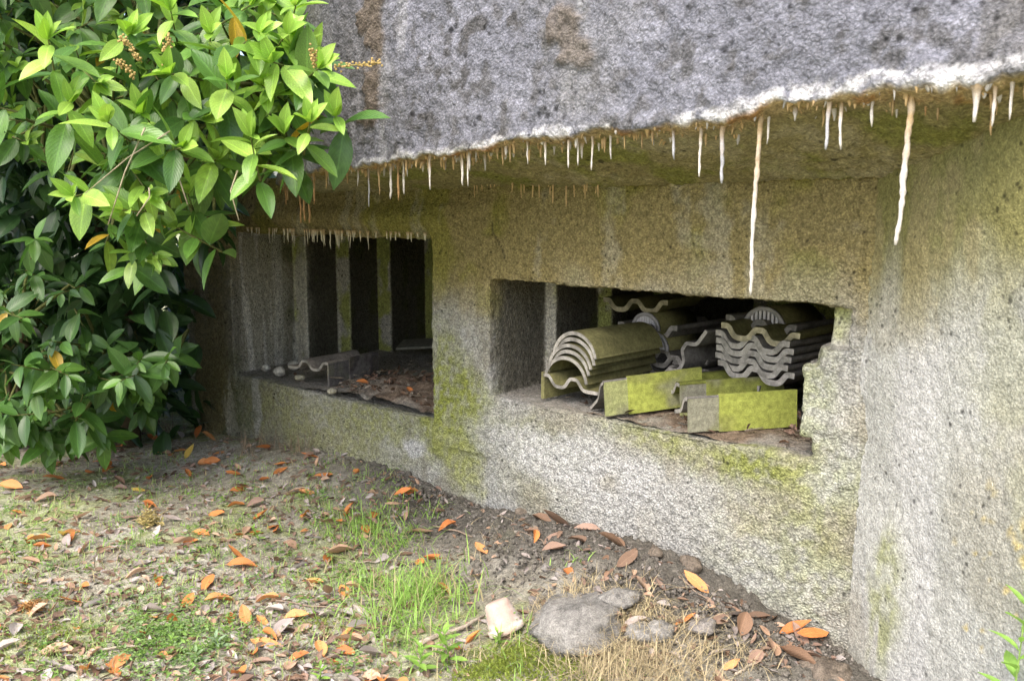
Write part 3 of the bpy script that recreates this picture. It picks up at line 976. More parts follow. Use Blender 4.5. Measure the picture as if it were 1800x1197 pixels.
def lump(name, p, r, col, mat, squash=(1, 1, .8), seed=0, amp=.2, nu=14, local=True, rotz=0.):
    th = np.linspace(0, math.pi, nu); ph = np.linspace(0, 2 * math.pi, nu * 2, endpoint=False)
    V = np.array([[math.sin(a) * math.cos(b), math.sin(a) * math.sin(b), math.cos(a)] for a in th for b in ph])
    n = len(ph)
    V = V * (1 + amp * fbm(V + seed * 7.7, 1.4, 3, 3) + amp * .4 * fbm(V + seed * 3.3, 5, 4, 4, .65))[:, None] * np.array(squash) * r
    fs = [(i * n + j, (i + 1) * n + j, (i + 1) * n + (j + 1) % n, i * n + (j + 1) % n) for i in range(nu - 1) for j in range(n)]
    nn = fbm(V / r + seed, 2.5, 3, 9)
    o = mesh_obj(name, V, fs, mat, col=mix(np.tile(np.array(col), (len(V), 1)), np.array(col) * .6, sstep(0, .4, nn)))
    w = L2W(np.array(p)) if local else np.array(p)
    o.location = w.tolist(); o.rotation_euler = (0, 0, rotz)
    return o


for i, (px, py, r, lab) in enumerate([(468, 645, .028, 'grey-white rounded lump on the ledge, farthest from the brown tile'), (491, 652, .036, 'white rounded lump second along the ledge'), (516, 641, .036, 'chalky white lump beside two others on the ledge'),
                                      (531, 640, .034, 'brightest white lump behind the brown tile'), (527, 662, .03, 'flat pale chip by the end of the brown tile'), (584, 685, .026, 'pale stone chip in front of the brown tile')]):
    l = W2L(at_z(px, py, F1z + .02))
    tag(lump('white_stone', (l[0], l[1], F1z + r * .5), r, (.68, .66, .60) if i < 4 else (.55, .52, .40), M_STONE, (1, 1, .85 if i < 4 else .55), i, .22), lab, 'stone', 'pale lumps on the ledge')

# ------------------------------------------------------------------ leaves
def leaf_shape(L, w, curl=.15, fold=.2, twist=0., nst=7):
    t = np.linspace(0, 1, nst)
    wid = w / 2 * np.sin(math.pi * np.clip(t, 0, 1) ** .85) ** .8
    wid[0] = w * .035; wid[-1] = 0.002
    V, UV = [], []
    for a, ww in zip(t, wid):
        yy = L * a * (1 - .12 * curl * a)
        zz_ = -curl * L * a * a
        tw = twist * a
        for k in (-1, -.5, 0, .5, 1):
            xx = ww * k
            lift = fold * abs(xx) - .012 * L * (1 if k == 0 else 0)
            V.append((xx * math.cos(tw) - lift * math.sin(tw), yy, zz_ + lift * math.cos(tw) + xx * math.sin(tw)))
            UV.append((.5 + k * .5, a))
    Fs = [(i * 5 + j, i * 5 + j + 1, i * 5 + j + 6, i * 5 + j + 5) for i in range(nst - 1) for j in range(4)]
    return np.array(V), Fs, np.array(UV)


def basis(d, up):
    d = d / np.linalg.norm(d)
    s = np.cross(d, up); s /= np.linalg.norm(s) + 1e-9
    n = np.cross(s, d)
    return np.stack([s, d, n], 1)        # columns x,y,z


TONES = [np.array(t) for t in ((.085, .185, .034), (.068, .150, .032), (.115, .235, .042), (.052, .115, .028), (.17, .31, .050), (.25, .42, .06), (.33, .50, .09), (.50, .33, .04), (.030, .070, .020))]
SHAPES = [leaf_shape(1, random.uniform(.33, .5), random.uniform(.05, .28), random.uniform(.1, .4), random.uniform(-.3, .3)) for _ in range(6)]
LEAFMESH = {}


def leaf_mesh(sh, tone):
    if (sh, tone) not in LEAFMESH:
        m = MB(); v, f, u = SHAPES[sh]; m.add(v, f, TONES[tone], u)
        LEAFMESH[(sh, tone)] = m.mesh('leaf', M_LEAF, uv=True)
    return LEAFMESH[(sh, tone)]


class Bush:
    def __init__(s, name, base):
        s.root = empty(name, tuple(base)); s.base = np.array(base)
        s.leaves, s.twigs = [], MB()

    def shoot(s, tip, d, n=8, size=.13, young=.3, droop=.35, anchor=None, tone=None):
        d = np.asarray(d, float); d /= np.linalg.norm(d)
        tip = np.asarray(tip, float)
        ref = np.array([.3, .8, .1]); a1 = np.cross(d, ref); a1 /= np.linalg.norm(a1); a2 = np.cross(d, a1)
        ph0 = random.uniform(0, 6.28)
        base = tip - d * .17
        for k in range(n):
            t = k / max(n - 1, 1)                     # 0 = oldest, 1 = tip
            az = ph0 + k * 2.4
            inc = math.radians(95 - 55 * t + random.uniform(-12, 12))
            ld = d * math.cos(inc) + (a1 * math.cos(az) + a2 * math.sin(az)) * math.sin(inc)
            ld = ld + np.array([0, 0, -droop * random.uniform(.5, 1.5)])
            L = size * random.uniform(.6, 1.18) * (1 - .45 * max(0, t - .6) / .4)
            if tone is None:
                tn = random.choice([0, 1, 2, 0, 4, 2])
                if random.random() < young * t: tn = random.choice([4, 5, 5, 6])
            else: tn = random.choice(tone)
            if random.random() < .012: tn = 7
            nrm = d * .6 + np.array([0, 0, 1.]) + np.array([random.gauss(0, .25) for _ in range(3)])
            s.leaves.append((base + d * (.17 * t), basis(ld, nrm), L, random.randrange(6), tn))
        if young > .2 and random.random() < young:      # pale upright new tip
            for k in range(4):
                az = ph0 + k * 1.7; ld = d + .45 * (a1 * math.cos(az) + a2 * math.sin(az)) + np.array([0, 0, .5])
                s.leaves.append((tip, basis(ld, d * .3 + np.array([0, -.8, .6])), size * random.uniform(.4, .65), random.randrange(6), random.choice([5, 6])))
        pts = [tip, base]
        if anchor is not None:
            a = np.asarray(anchor, float)
            mid = base * .5 + a * .5 - d * .1 + np.array([0, 0, .06])
            pts += [base * .7 + a * .1 + mid * .2, mid, a]
        n_ = len(pts)
        s.twigs.tube(np.array(pts), np.linspace(.0022, .0022 + .0016 * n_, n_), (.14, .15, .05), seg=4, cap=False)

    def loose(s, p, size, tones):
        ld = np.array([random.gauss(0, .7), random.gauss(-.2, .7), random.gauss(-.5, .4)])
        s.leaves.append((np.asarray(p, float), basis(ld, np.array([random.gauss(0, .4), random.gauss(-.3, .4), 1.])), size * random.uniform(.75, 1.2), random.randrange(6), random.choice(tones)))

    def finish(s, n_single):
        L = s.leaves
        def score(l):
            c = l[0] - CAM
            dep = c[1] * math.cos(PITCH) - c[2] * math.sin(PITCH)
            px = CX + F * c[0] / max(dep, .1); py = CY - F * (c[1] * math.sin(PITCH) + c[2] * math.cos(PITCH)) / max(dep, .1)
            vis = -20 < px < 1810 and -30 < py < 1200
            return dep if vis else 99 + dep
        L.sort(key=score)
        for p, B, sz, sh, tn in L[:n_single]:
            o = link('leaf', leaf_mesh(sh, tn), s.root)
            M_ = Matrix.Identity(4)
            for r in range(3):
                for c_ in range(3): M_[r][c_] = B[r, c_] * sz
                M_[r][3] = p[r] - s.base[r]
            o.matrix_local = M_
        rest = L[n_single:]
        if rest:
            m = MB(); 
            for p, B, sz, sh, tn in rest:
                v, f, u = SHAPES[sh]
                m.add((v * sz) @ B.T + p - s.base, f, TONES[tn] * random.uniform(.75, 1.25), u)
            tag(m.build('foliage', M_LEAF, s.root, uv=True), kind='stuff')
        if not s.twigs.v: return
        s.twigs.v = [v - s.base for v in s.twigs.v]
        tag(s.twigs.build('twigs', M_WOOD, s.root), kind='stuff')


def limb(root, base, pts, r0, r1):
    m = MB(); pts = np.array(pts, float)
    t = np.linspace(0, len(pts) - 1, 14)
    P_ = np.stack([np.interp(t, range(len(pts)), pts[:, k]) for k in range(3)], -1)
    P_ += np.array([[random.gauss(0, .015) for _ in range(3)] for _ in t])
    m.tube(P_ - base, np.linspace(r0, r1, 14), (.11, .085, .055), seg=8)
    return m.build('limb', M_WOOD, root), P_


# tall laurel whose boughs hang in front of the roof
base = np.array([-2.35, 5.6, gz(-2.35, 5.6) - .03])
tall = Bush('laurel_tree', base)
tag(tall.root, 'tall cherry laurel with bright overhanging boughs hiding the end of the roof', 'laurel')
tm = MB(); tp = np.array([(0, 0, 0), (.05, -.06, .6), (.02, -.1, 1.2), (.1, -.2, 1.9), (.05, -.2, 2.8)])
tm.tube(tp, [.075, .06, .05, .04, .025], (.11, .085, .055), seg=9); tm.build('trunk', M_WOOD, tall.root)
AN = []
for tgt in (at_depth(520, 170, 3.35), at_depth(400, 60, 3.4), at_depth(300, 260, 3.4), at_depth(150, 130, 3.3), at_depth(330, 400, 3.9), at_depth(60, 250, 3.8), at_depth(250, -60, 3.6), at_depth(500, -80, 3.7)):
    st = base + tp[random.choice([1, 2, 2, 3])]
    _, P_ = limb(tall.root, base, [st, st * .6 + tgt * .4 + np.array([0, 0, .18]), tgt * .92 + st * .08], .024, .007)
    AN += list(P_[5:])
AN = np.array(AN)


def near_anchor(p):
    d_ = np.linalg.norm(AN - p - np.array([0, .25, 0]), axis=1)
    return AN[np.argmin(d_)]


def in_poly(px, py, poly):
    r = False; n = len(poly)
    for i in range(n):
        x1, y1 = poly[i]; x2, y2 = poly[(i + 1) % n]
        if (y1 > py) != (y2 > py) and px < (x2 - x1) * (py - y1) / (y2 - y1) + x1: r = not r
    return r


# shoot tips that the photograph shows clearly
for px, py, Z, n in [(85, 70, 2.9, 8), (560, 120, 3.0, 9), (590, 205, 3.05, 5), (545, 215, 3.0, 7), (440, 240, 2.9, 9), (400, 140, 2.95, 9), (300, 130, 2.95, 9), (320, 260, 3.0, 8), (190, 215, 2.95, 8), (125, 180, 3.0, 8),
                     (130, 345, 3.0, 7), (215, 370, 3.05, 9), (260, 340, 3.1, 8), (310, 400, 3.2, 8), (240, 440, 3.3, 8), (505, 60, 3.05, 9), (540, 75, 3.1, 7), (455, 60, 3.0, 9), (370, 60, 3.1, 9), (300, 20, 3.1, 9),
                     (460, 150, 3.05, 9), (500, 235, 3.05, 8), (360, 210, 3.05, 9), (250, 200, 3.05, 8), (330, 340, 3.2, 8), (380, 280, 3.15, 8), (440, 10, 3.1, 8), (230, 60, 3.1, 8), (520, 10, 3.1, 7), (480, 110, 3.0, 8), (450, 200, 3.3, 9), (420, 230, 3.35, 9), (500, 180, 3.3, 9), (460, 260, 3.3, 8), (530, 170, 3.2, 8), (400, 270, 3.3, 8), (480, 230, 3.35, 9)]:
    p = at_depth(px, py, Z)
    tall.shoot(p, (random.gauss(.25, .3), random.gauss(-.75, .25), random.gauss(.25, .3)), n, random.uniform(.145, .175), .9, .35, near_anchor(p), tone=None)
UP = [(-60, -120), (505, -120), (515, 20), (520, 120), (525, 230), (430, 265), (345, 300), (320, 440), (285, 480), (215, 420), (130, 290), (60, 250), (-60, 250)]
cnt = 0
while cnt < 125:
    px, py = random.uniform(-60, 600), random.uniform(-120, 520)
    if not in_poly(px, py, UP): continue
    Z = random.uniform(3.15, 4.0) + (.25 if px < 120 else 0)
    if px > 420: Z = random.uniform(3.1, 3.45)
    p = at_depth(px, py, Z)
    tall.shoot(p, (random.gauss(.1, .4), random.gauss(-.6, .35), random.gauss(.1, .4)), random.randint(6, 9), random.uniform(.135, .165), .35, .45, near_anchor(p))
    cnt += 1
# darker leaves inside and behind
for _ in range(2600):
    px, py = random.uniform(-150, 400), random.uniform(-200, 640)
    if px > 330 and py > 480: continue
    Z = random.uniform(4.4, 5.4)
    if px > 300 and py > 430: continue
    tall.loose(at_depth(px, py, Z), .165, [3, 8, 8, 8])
# crown going on above the picture
for _ in range(2600):
    q = np.array([random.uniform(-4.2, -.95), random.uniform(2.9, 5.6), random.uniform(2.35, 4.1)])
    if ((q[0] + 2.4) / 1.8) ** 2 + ((q[1] - 4.4) / 1.6) ** 2 + ((q[2] - 2.6) / 1.6) ** 2 > 1: continue
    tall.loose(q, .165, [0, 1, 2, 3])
# bare hanging twigs
for a, b in (((255, 225), (190, 395)), ((300, 230), (150, 340)), ((310, 300), (330, 360)), ((418, 300), (420, 388)), ((262, 330), (240, 380))):
    p, q = at_depth(a[0], a[1], 3.0), at_depth(b[0], b[1], 3.0)
    m_ = (p + q) / 2 + np.array([random.gauss(0, .015), 0, .015])
    tall.twigs.tube([p, m_, q], [.0028, .0024, .0018], (.42, .36, .24), seg=4)
# brown flower spikes
for px, py, dx, dz in ((250, 110, -.05, .07), (287, 110, .03, .08), (235, 135, -.04, .05), (590, 118, .14, .01), (555, 118, -.01, .05)):
    p = at_depth(px, py, 2.93); q = p + np.array([dx, -.02, dz])
    m = MB(); m.tube([p, (p + q) / 2, q], .0022, (.32, .26, .08), seg=4)
    for k in range(46):
        t = random.random(); r_ = p + (q - p) * t + np.array([random.gauss(0, .006) for _ in range(3)])
        m.box(r_ - .0028, r_ + .0028, (.42, .30, .11))
    m.v = [v - base for v in m.v]
    m.build('flower_spike', M_STRAW, tall.root)
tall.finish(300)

# low dark laurel on the left
base = np.array([-2.9, 5.5, gz(-2.9, 5.5) - .03])
low = Bush('laurel_shrub', base)
tag(low.root, 'low dark glossy cherry laurel spreading over the ground leaves', 'laurel')
AN = []
for tgt in (at_depth(100, 640, 4.3), at_depth(230, 660, 4.4), at_depth(300, 600, 4.6), at_depth(30, 560, 4.2), at_depth(120, 740, 4.6), at_depth(-60, 640, 4.2)):
    st = base + np.array([random.uniform(-.1, .1), random.uniform(-.1, .1), random.uniform(.0, .15)])
    _, P_ = limb(low.root, base, [st, st * .5 + tgt * .5 + np.array([0, .1, .15]), tgt], .018, .006)
    AN += list(P_[4:])
AN = np.array(AN)
LOW = [(-80, 470), (60, 470), (130, 560), (220, 600), (290, 615), (285, 670), (230, 700), (200, 770), (20, 775), (-80, 770)]
cnt = 0
for px, py, Z in [(290, 640, 4.2), (210, 670, 4.1), (120, 660, 4.05), (40, 560, 4.0), (60, 690, 4.1), (150, 740, 4.4), (185, 770, 4.5), (20, 640, 4.0), (240, 640, 4.2), (60, 420, 4.0), (285, 630, 4.5), (270, 690, 4.6), (40, 765, 4.5), (90, 775, 4.6), (0, 770, 4.5), (130, 770, 4.7), (-20, 720, 4.3), (60, 740, 4.4), (250, 720, 4.8)]:
    p = at_depth(px, py, Z)
    low.shoot(p, (random.gauss(.4, .3), random.gauss(-.7, .3), random.gauss(.1, .2)), 9, .155, .05, .45, near_anchor(p), [0, 1, 3, 1, 2])
while cnt < 70:
    px, py = random.uniform(-80, 350), random.uniform(470, 790)
    if not in_poly(px, py, LOW): continue
    Z = random.uniform(4.1, 4.9)
    p = at_depth(px, py, Z)
    if p[2] < .06: continue
    low.shoot(p, (random.gauss(.2, .5), random.gauss(-.6, .4), random.gauss(.1, .3)), random.randint(6, 9), random.uniform(.12, .165), .05, .5, near_anchor(p), [0, 1, 3, 3, 1])
    cnt += 1
low.finish(300)

# dark hedge closing the view behind both
base = np.array([-3.6, 6.6, gz(-3.6, 6.6) - .03])
hedge = Bush('laurel_hedge', base)
tag(hedge.root, 'dense dark evergreen hedge in deep shade behind the laurels and bunker end', 'hedge')
for k in range(7):
    b0 = np.array([random.uniform(-5.5, -2.3), random.uniform(6., 7.4), 0.]); b0[2] = gz(b0[0], b0[1]) - .03
    limb(hedge.root, base, [b0, b0 + np.array([random.gauss(0, .2), random.gauss(0, .2), 1.2]), b0 + np.array([random.gauss(0, .4), random.gauss(0, .3), 2.8])], .045, .012)
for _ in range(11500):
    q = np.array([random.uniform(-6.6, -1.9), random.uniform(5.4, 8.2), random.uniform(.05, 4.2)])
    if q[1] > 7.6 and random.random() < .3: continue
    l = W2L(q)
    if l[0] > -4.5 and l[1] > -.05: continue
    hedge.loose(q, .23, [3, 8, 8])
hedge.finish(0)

GLX = [-200, 340, 450, 560, 700, 850, 1000, 1100, 1200, 1350, 1490]
GLY = [758, 760, 770, 790, 825, 895, 920, 950, 1010, 1085, 1150]
# ------------------------------------------------------------------ fallen leaves
DTONE = dict(orange=[(.60, .235, .075), (.52, .19, .06), (.66, .31, .12)], tan=[(.52, .36, .25), (.46, .30, .20)], brown=[(.25, .155, .10), (.20, .13, .09), (.30, .20, .15)], grey=[(.40, .34, .31), (.46, .41, .38)], yellow=[(.66, .47, .11)])
DSH = [leaf_shape(1, random.uniform(.34, .5), random.uniform(-.45, .3), random.uniform(.1, .9), random.uniform(-.9, .9)) for _ in range(10)]
DM = {}


def dead_mesh(kind, sh, k):
    if (kind, sh, k) not in DM:
        m = MB(); v, f, u = DSH[sh]
        v = v + (fbm(v * 1. + sh * 9, 4, 2, 3) * .05)[:, None] * np.array([0, 0, 1.])
        m.add(v, f, DTONE[kind][k], u)
        DM[(kind, sh, k)] = m.mesh('fallen_leaf', M_DEAD, uv=True)
    return DM[(kind, sh, k)]


LAB = dict(orange='bright orange dry laurel leaf lying on the soil', tan='pale pinkish-tan dry laurel leaf lying on the soil', brown='dark brown curled laurel leaf lying on the soil', grey='weathered silver-grey dead leaf lying on the soil', yellow='yellow fallen laurel leaf lying on the soil')


ZONES = [((885, 1105), 'near the upturned flower pot'), ((725, 1060), 'by the tall grass tuft'), ((640, 930), 'by the small grass tuft near the wall'), ((1120, 1160), 'beside the dry straw'), ((1030, 1080), 'beside the broad grey rock'),
         ((1400, 1150), 'heaped in the corner by the splayed wall'), ((1050, 950), 'at the wall foot under the tile-filled embrasure'), ((600, 810), 'at the wall foot under the taller embrasure'), ((300, 775), 'under the laurels'), ((60, 830), 'in front of the low laurel'),
         ((265, 930), 'around the dried yellow plant'), ((455, 950), 'around the leafy seedling'), ((60, 1075), 'around the dry conifer sprig'), ((310, 1140), 'around the low bushy weeds'), ((560, 1080), 'on the littered soil between weeds and grass'), ((100, 950), 'on the open mossy soil')]
ZW = [(on_ground(*a), t) for a, t in ZONES]


def zone(p):
    return min(ZW, key=lambda w: np.linalg.norm(w[0][:2] - np.asarray(p)[:2]))[1]


def dead_matrix(p, sz, tilt=.35):
    yaw = random.uniform(0, 6.28)
    d_ = np.array([math.cos(yaw), math.sin(yaw), random.gauss(0, tilt * .6)])
    B = basis(d_, np.array([random.gauss(0, tilt), random.gauss(0, tilt), 1.]))
    return B * sz


def fallen(p, kind, sz, label=None, tilt=.35, lift=.012, local=False, group=None):
    k = random.randrange(len(DTONE[kind])); sh = random.randrange(10)
    o = link('fallen_leaf', dead_mesh(kind, sh, k))
    B = dead_matrix(p, sz, tilt)
    low_ = (DSH[sh][0] @ B.T)[:, 2].min()
    M_ = Matrix.Identity(4)
    for r in range(3):
        for c_ in range(3): M_[r][c_] = B[r, c_]
    M_[0][3], M_[1][3], M_[2][3] = p[0], p[1], p[2] - low_ * .75 + lift * .3
    o.matrix_world = M_
    if label is None:
        label = '%s %s %s' % ('large' if sz > .098 else ('small' if sz < .075 else 'medium-sized'), LAB[kind].replace(' lying on the soil', ''), zone(p))
    return tag(o, label, 'leaf', group or (kind + ' fallen leaves on the ground'))


BIG = [(105, 815, 'orange'), (40, 860, 'orange'), (75, 845, 'orange'), (150, 830, 'orange'), (195, 820, 'orange'), (325, 808, 'yellow'), (370, 818, 'orange'), (375, 800, 'orange'), (260, 842, 'orange'), (255, 865, 'yellow'), (180, 832, 'orange'),
       (100, 880, 'tan'), (30, 880, 'tan'), (110, 940, 'yellow'), (125, 915, 'tan'), (90, 955, 'orange'), (260, 1010, 'tan'), (305, 965, 'tan'), (320, 915, 'grey'), (215, 965, 'tan'), (365, 905, 'orange'), (405, 868, 'orange'), (430, 893, 'orange'),
       (480, 835, 'orange'), (525, 866, 'orange'), (500, 870, 'tan'), (445, 915, 'orange'), (440, 928, 'tan'), (470, 935, 'orange'), (605, 908, 'orange'), (640, 925, 'orange'), (565, 935, 'tan'), (620, 968, 'tan'), (430, 985, 'orange'), (375, 1020, 'orange'),
       (400, 1000, 'orange'), (575, 995, 'orange'), (600, 1035, 'orange'), (580, 1045, 'tan'), (490, 1060, 'orange'), (360, 1065, 'orange'), (405, 1080, 'orange'), (435, 1100, 'orange'), (440, 1130, 'orange'), (598, 1130, 'orange'), (300, 790, 'orange'),
       (240, 770, 'orange'), (280, 775, 'orange'), (215, 790, 'orange'), (265, 765, 'orange'), (345, 770, 'orange'), (380, 775, 'orange'), (70, 1150, 'tan'), (210, 1190, 'orange'), (745, 985, 'orange'), (720, 933, 'tan'), (722, 870, 'orange'), (715, 872, 'orange'),
       (560, 805, 'orange'), (585, 835, 'orange'), (855, 975, 'orange'), (640, 1130, 'tan'), (670, 1150, 'grey'), (690, 1130, 'tan'), (800, 1050, 'grey'), (1000, 925, 'brown'), (1055, 935, 'brown'), (1100, 965, 'brown'), (1120, 980, 'brown'), (935, 915, 'brown'), (960, 918, 'brown'),
       (1245, 1045, 'orange'), (1225, 1040, 'brown'), (1255, 1070, 'brown'), (1370, 1115, 'orange'), (1340, 1100, 'brown'), (1390, 1130, 'brown'), (1340, 1155, 'brown'), (1400, 1160, 'brown'), (1370, 1150, 'brown'), (1300, 1120, 'brown'), (1065, 1145, 'orange'), (0, 1110, 'orange'),
       (1420, 1140, 'brown'), (1350, 1130, 'tan'), (1310, 1090, 'brown'), (1280, 1085, 'brown'), (500, 1000, 'grey'), (560, 1090, 'grey'), (480, 1120, 'grey'), (420, 1040, 'grey'), (250, 1070, 'grey'), (290, 1080, 'grey'), (620, 1090, 'grey'), (650, 1100, 'grey')]
for px, py, kind in BIG:
    p = on_ground(px, py)
    fallen(p, kind, random.uniform(.085, .12) * (1.05 if kind != 'grey' else .9))
cnt = 0
while cnt < 190:
    px, py = random.uniform(-40, 1480), random.uniform(765, 1230)
    if py < np.interp(px, GLX, GLY) + 6: continue
    dens = 1.0 if px < 720 else .35
    if random.random() > dens: continue
    p = on_ground(px, py)
    kind = random.choice(['brown', 'brown', 'grey', 'grey', 'tan', 'orange', 'orange', 'orange'])
    fallen(p, kind, random.uniform(.06, .10)); cnt += 1
p = on_ground(1455, 1130)
fallen(p + np.array([0, .0, .03]), 'orange', .13, 'orange leaf caught in the corner of the two concrete walls', tilt=.3, group='leaf in the wall corner')
# leaf scraps and crumbled litter, too many and too small to count
m = MB()
cnt = 0
while cnt < 5200:
    px, py = random.uniform(-120, 1500), random.uniform(750, 1260)
    edge = float(np.interp(px, GLX, GLY)) + 3
    if py < edge - 5: continue
    gl = math.exp(-(py - edge) / 40.)
    if px > 700 and random.random() > .25 + .5 * gl: continue
    p = on_ground(px, py)
    if W2L(p)[1] > -.02: continue
    kind = random.choice(['brown', 'brown', 'brown', 'grey', 'grey', 'tan'])
    v, f, u = DSH[random.randrange(10)]
    B = dead_matrix(p, random.uniform(.012, .05), .45)
    vv = v @ B.T
    m.add(vv + p + np.array([0, 0, -vv[:, 2].min() * .6 + .003]), f, np.array(random.choice(DTONE[kind])) * random.uniform(.6, 1.1), u)
    cnt += 1
tag(m.build('leaf_litter', M_DEAD, uv=True), 'crumbled brown and grey leaf scraps covering the soil', 'leaf litter', kind='stuff')

# twigs
TW = [((735, 1140), (850, 1090), .010), ((480, 1060), (620, 1075), .004), ((160, 1150), (280, 1135), .005), ((400, 1105), (480, 1055), .004), ((330, 1010), (420, 985), .004), ((760, 920), (830, 945), .005), ((550, 790), (582, 772), .004), ((215, 1050), (280, 1040), .004),
      ((620, 990), (700, 985), .003), ((560, 1170), (690, 1100), .005), ((300, 1180), (390, 1160), .004), ((450, 880), (520, 860), .004), ((1300, 1190), (1350, 1150), .005), ((960, 960), (900, 930), .003), ((20, 940), (80, 930), .004), ((180, 1010), (240, 1000), .003), ((640, 1060), (720, 1050), .003), ((1200, 1020), (1245, 1060), .004)]
for _ in range(46):
    a = (random.uniform(0, 760), random.uniform(800, 1190)); an = random.uniform(-.5, .5); ln = random.uniform(20, 75)
    TW.append((a, (a[0] + ln * math.cos(an), a[1] + ln * math.sin(an)), random.uniform(.0012, .003)))
for i, (a, b, r) in enumerate(TW):
    p, q = on_ground(*a), on_ground(*b)
    pts = np.array([p + (q - p) * t + np.array([random.gauss(0, .006), random.gauss(0, .006), 0]) for t in np.linspace(0, 1, 7)])
    pts[:, 2] = [gz(x_, y_) + r + .006 for x_, y_, _ in pts]
    o_ = pts.mean(0)
    m = MB(); m.tube(pts - o_, np.linspace(r, r * .55, 7), (.40, .34, .27) if i % 2 == 0 else (.26, .20, .15), seg=6)
    o = m.build('twig', M_WOOD, loc=tuple(o_))
    tag(o, 'thick pale stick lying beside the upturned flower pot' if i == 0 else ('%s thin dry twig lying %s' % ('pale' if i % 2 == 0 else 'brown', zone(o_))), 'twig', None if i == 0 else 'twigs on the ground')

# ------------------------------------------------------------------ grass, weeds, moss, straw
def blades(m, px, py, spread, n, hgt, col, wid=.0028, lean=.6, bend=.5):
    c0 = on_ground(px, py)
    for _ in range(n):
        p = c0 + np.array([random.gauss(0, spread), random.gauss(0, spread * .9), 0])
        if W2L(p)[1] > -.03: continue
        p[2] = gz(p[0], p[1])
        az = random.uniform(0, 6.28); h_ = hgt * random.uniform(.5, 1.25); ln = random.uniform(.1, 1) * lean
        d_ = np.array([math.cos(az), math.sin(az), 0]); s_ = np.array([-d_[1], d_[0], 0]) * wid * random.uniform(.6, 1.2)
        P_ = []
        for t in (0, .35, .7, 1.):
            P_.append(p + d_ * (h_ * ln * (t * .5 + t * t * bend)) + np.array([0, 0, h_ * (t - .45 * ln * t * t)]))
        V_ = [P_[0] - s_, P_[0] + s_, P_[1] - s_, P_[1] + s_, P_[2] - s_ * .7, P_[2] + s_ * .7, P_[3]]
        m.add(V_, [(0, 1, 3, 2), (2, 3, 5, 4), (4, 5, 6)], np.array((.42, .36, .2) if random.random() < .13 else col) * random.uniform(.75, 1.25), [(.2, 0), (.8, 0), (.2, .3), (.8, .3), (.2, .6), (.8, .6), (.5, 1)])


g = MB(); GC = (.27, .43, .10)
for px, py, sp, n, h_ in [(650, 930, .09, 300, .10), (600, 905, .08, 160, .07), (690, 960, .07, 200, .09), (725, 1060, .10, 420, .14), (760, 1050, .07, 200, .12), (700, 1110, .09, 260, .12), (660, 1020, .08, 160, .08), (760, 900, .05, 80, .06), (700, 880, .1, 120, .06),
                          (640, 850, .12, 90, .05), (560, 870, .12, 90, .05), (250, 850, .15, 130, .05), (120, 960, .15, 110, .05), (50, 900, .15, 100, .05), (300, 985, .15, 110, .05), (420, 830, .15, 90, .05), (1010, 985, .03, 30, .05), (820, 1170, .15, 120, .07), (960, 1180, .12, 90, .06), (900, 1110, .05, 50, .08)]:
    blades(g, px, py, sp * 1.15, int(n * .62), h_ * .95, GC, .0022, 1.25, .75)
for _ in range(260):
    px, py = random.uniform(0, 720), random.uniform(800, 1190)
    blades(g, px, py, .05, 14, .04, (.32, .42, .15), .0018, 1.2)
tag(g.build('grass', M_GRASS, uv=True), 'fresh green grass tufts in front of the bunker', 'grass', kind='stuff')

gc = MB()
for _ in range(300):
    px, py = random.uniform(-30, 720), random.uniform(810, 1200)
    if random.random() < .35: px, py = random.gauss(290, 60), random.gauss(1120, 30)
    c0 = on_ground(px, py)
    tone = np.array(random.choice([(.20, .33, .07), (.24, .36, .10), (.26, .36, .16), (.16, .28, .07)]))
    for k in range(random.randint(10, 34)):
        p = c0 + np.array([random.gauss(0, .03), random.gauss(0, .03), 0]); p[2] = gz(p[0], p[1]) + random.uniform(.004, .03)
        v, f, u = DSH[random.randrange(10)]
        gc.add(v @ dead_matrix(p, random.uniform(.008, .022), .5).T + p, f, tone * random.uniform(.7, 1.2), u)
tag(gc.build('ground_cover', M_GRASS, uv=True), 'low creeping green weeds and seedlings between the fallen leaves', 'ground cover', kind='stuff')

ms = MB()
for px, py, sp, n in [(920, 1160, .085, 2200), (860, 1185, .06, 900), (990, 1185, .07, 800), (560, 1100, .04, 150), (90, 1130, .12, 500)]:
    c0 = on_ground(px, py)
    for _ in range(n):
        p = c0 + np.array([random.gauss(0, sp), random.gauss(0, sp * .8), 0])
        p[2] = gz(p[0], p[1]) + .004 + .02 * math.exp(-((p[0] - c0[0]) ** 2 + (p[1] - c0[1]) ** 2) / sp ** 2)
        d_ = np.array([random.gauss(0, 1), random.gauss(0, 1), 1.2]); B = basis(d_, np.array([random.gauss(0, 1), random.gauss(0, 1), .4])) * random.uniform(.006, .016)
        V_ = np.array([(-.25, 0, 0), (.25, 0, 0), (.0, 1, 0)]) @ B.T + p
        ms.add(V_, [(0, 1, 2)], np.array((.22, .27, .05)) * random.uniform(.6, 1.3), [(.3, 0), (.7, 0), (.5, 1)])
tag(ms.build('moss', M_GRASS, uv=True), 'soft yellow-green moss cushion beside the dry straw', 'moss', kind='stuff')

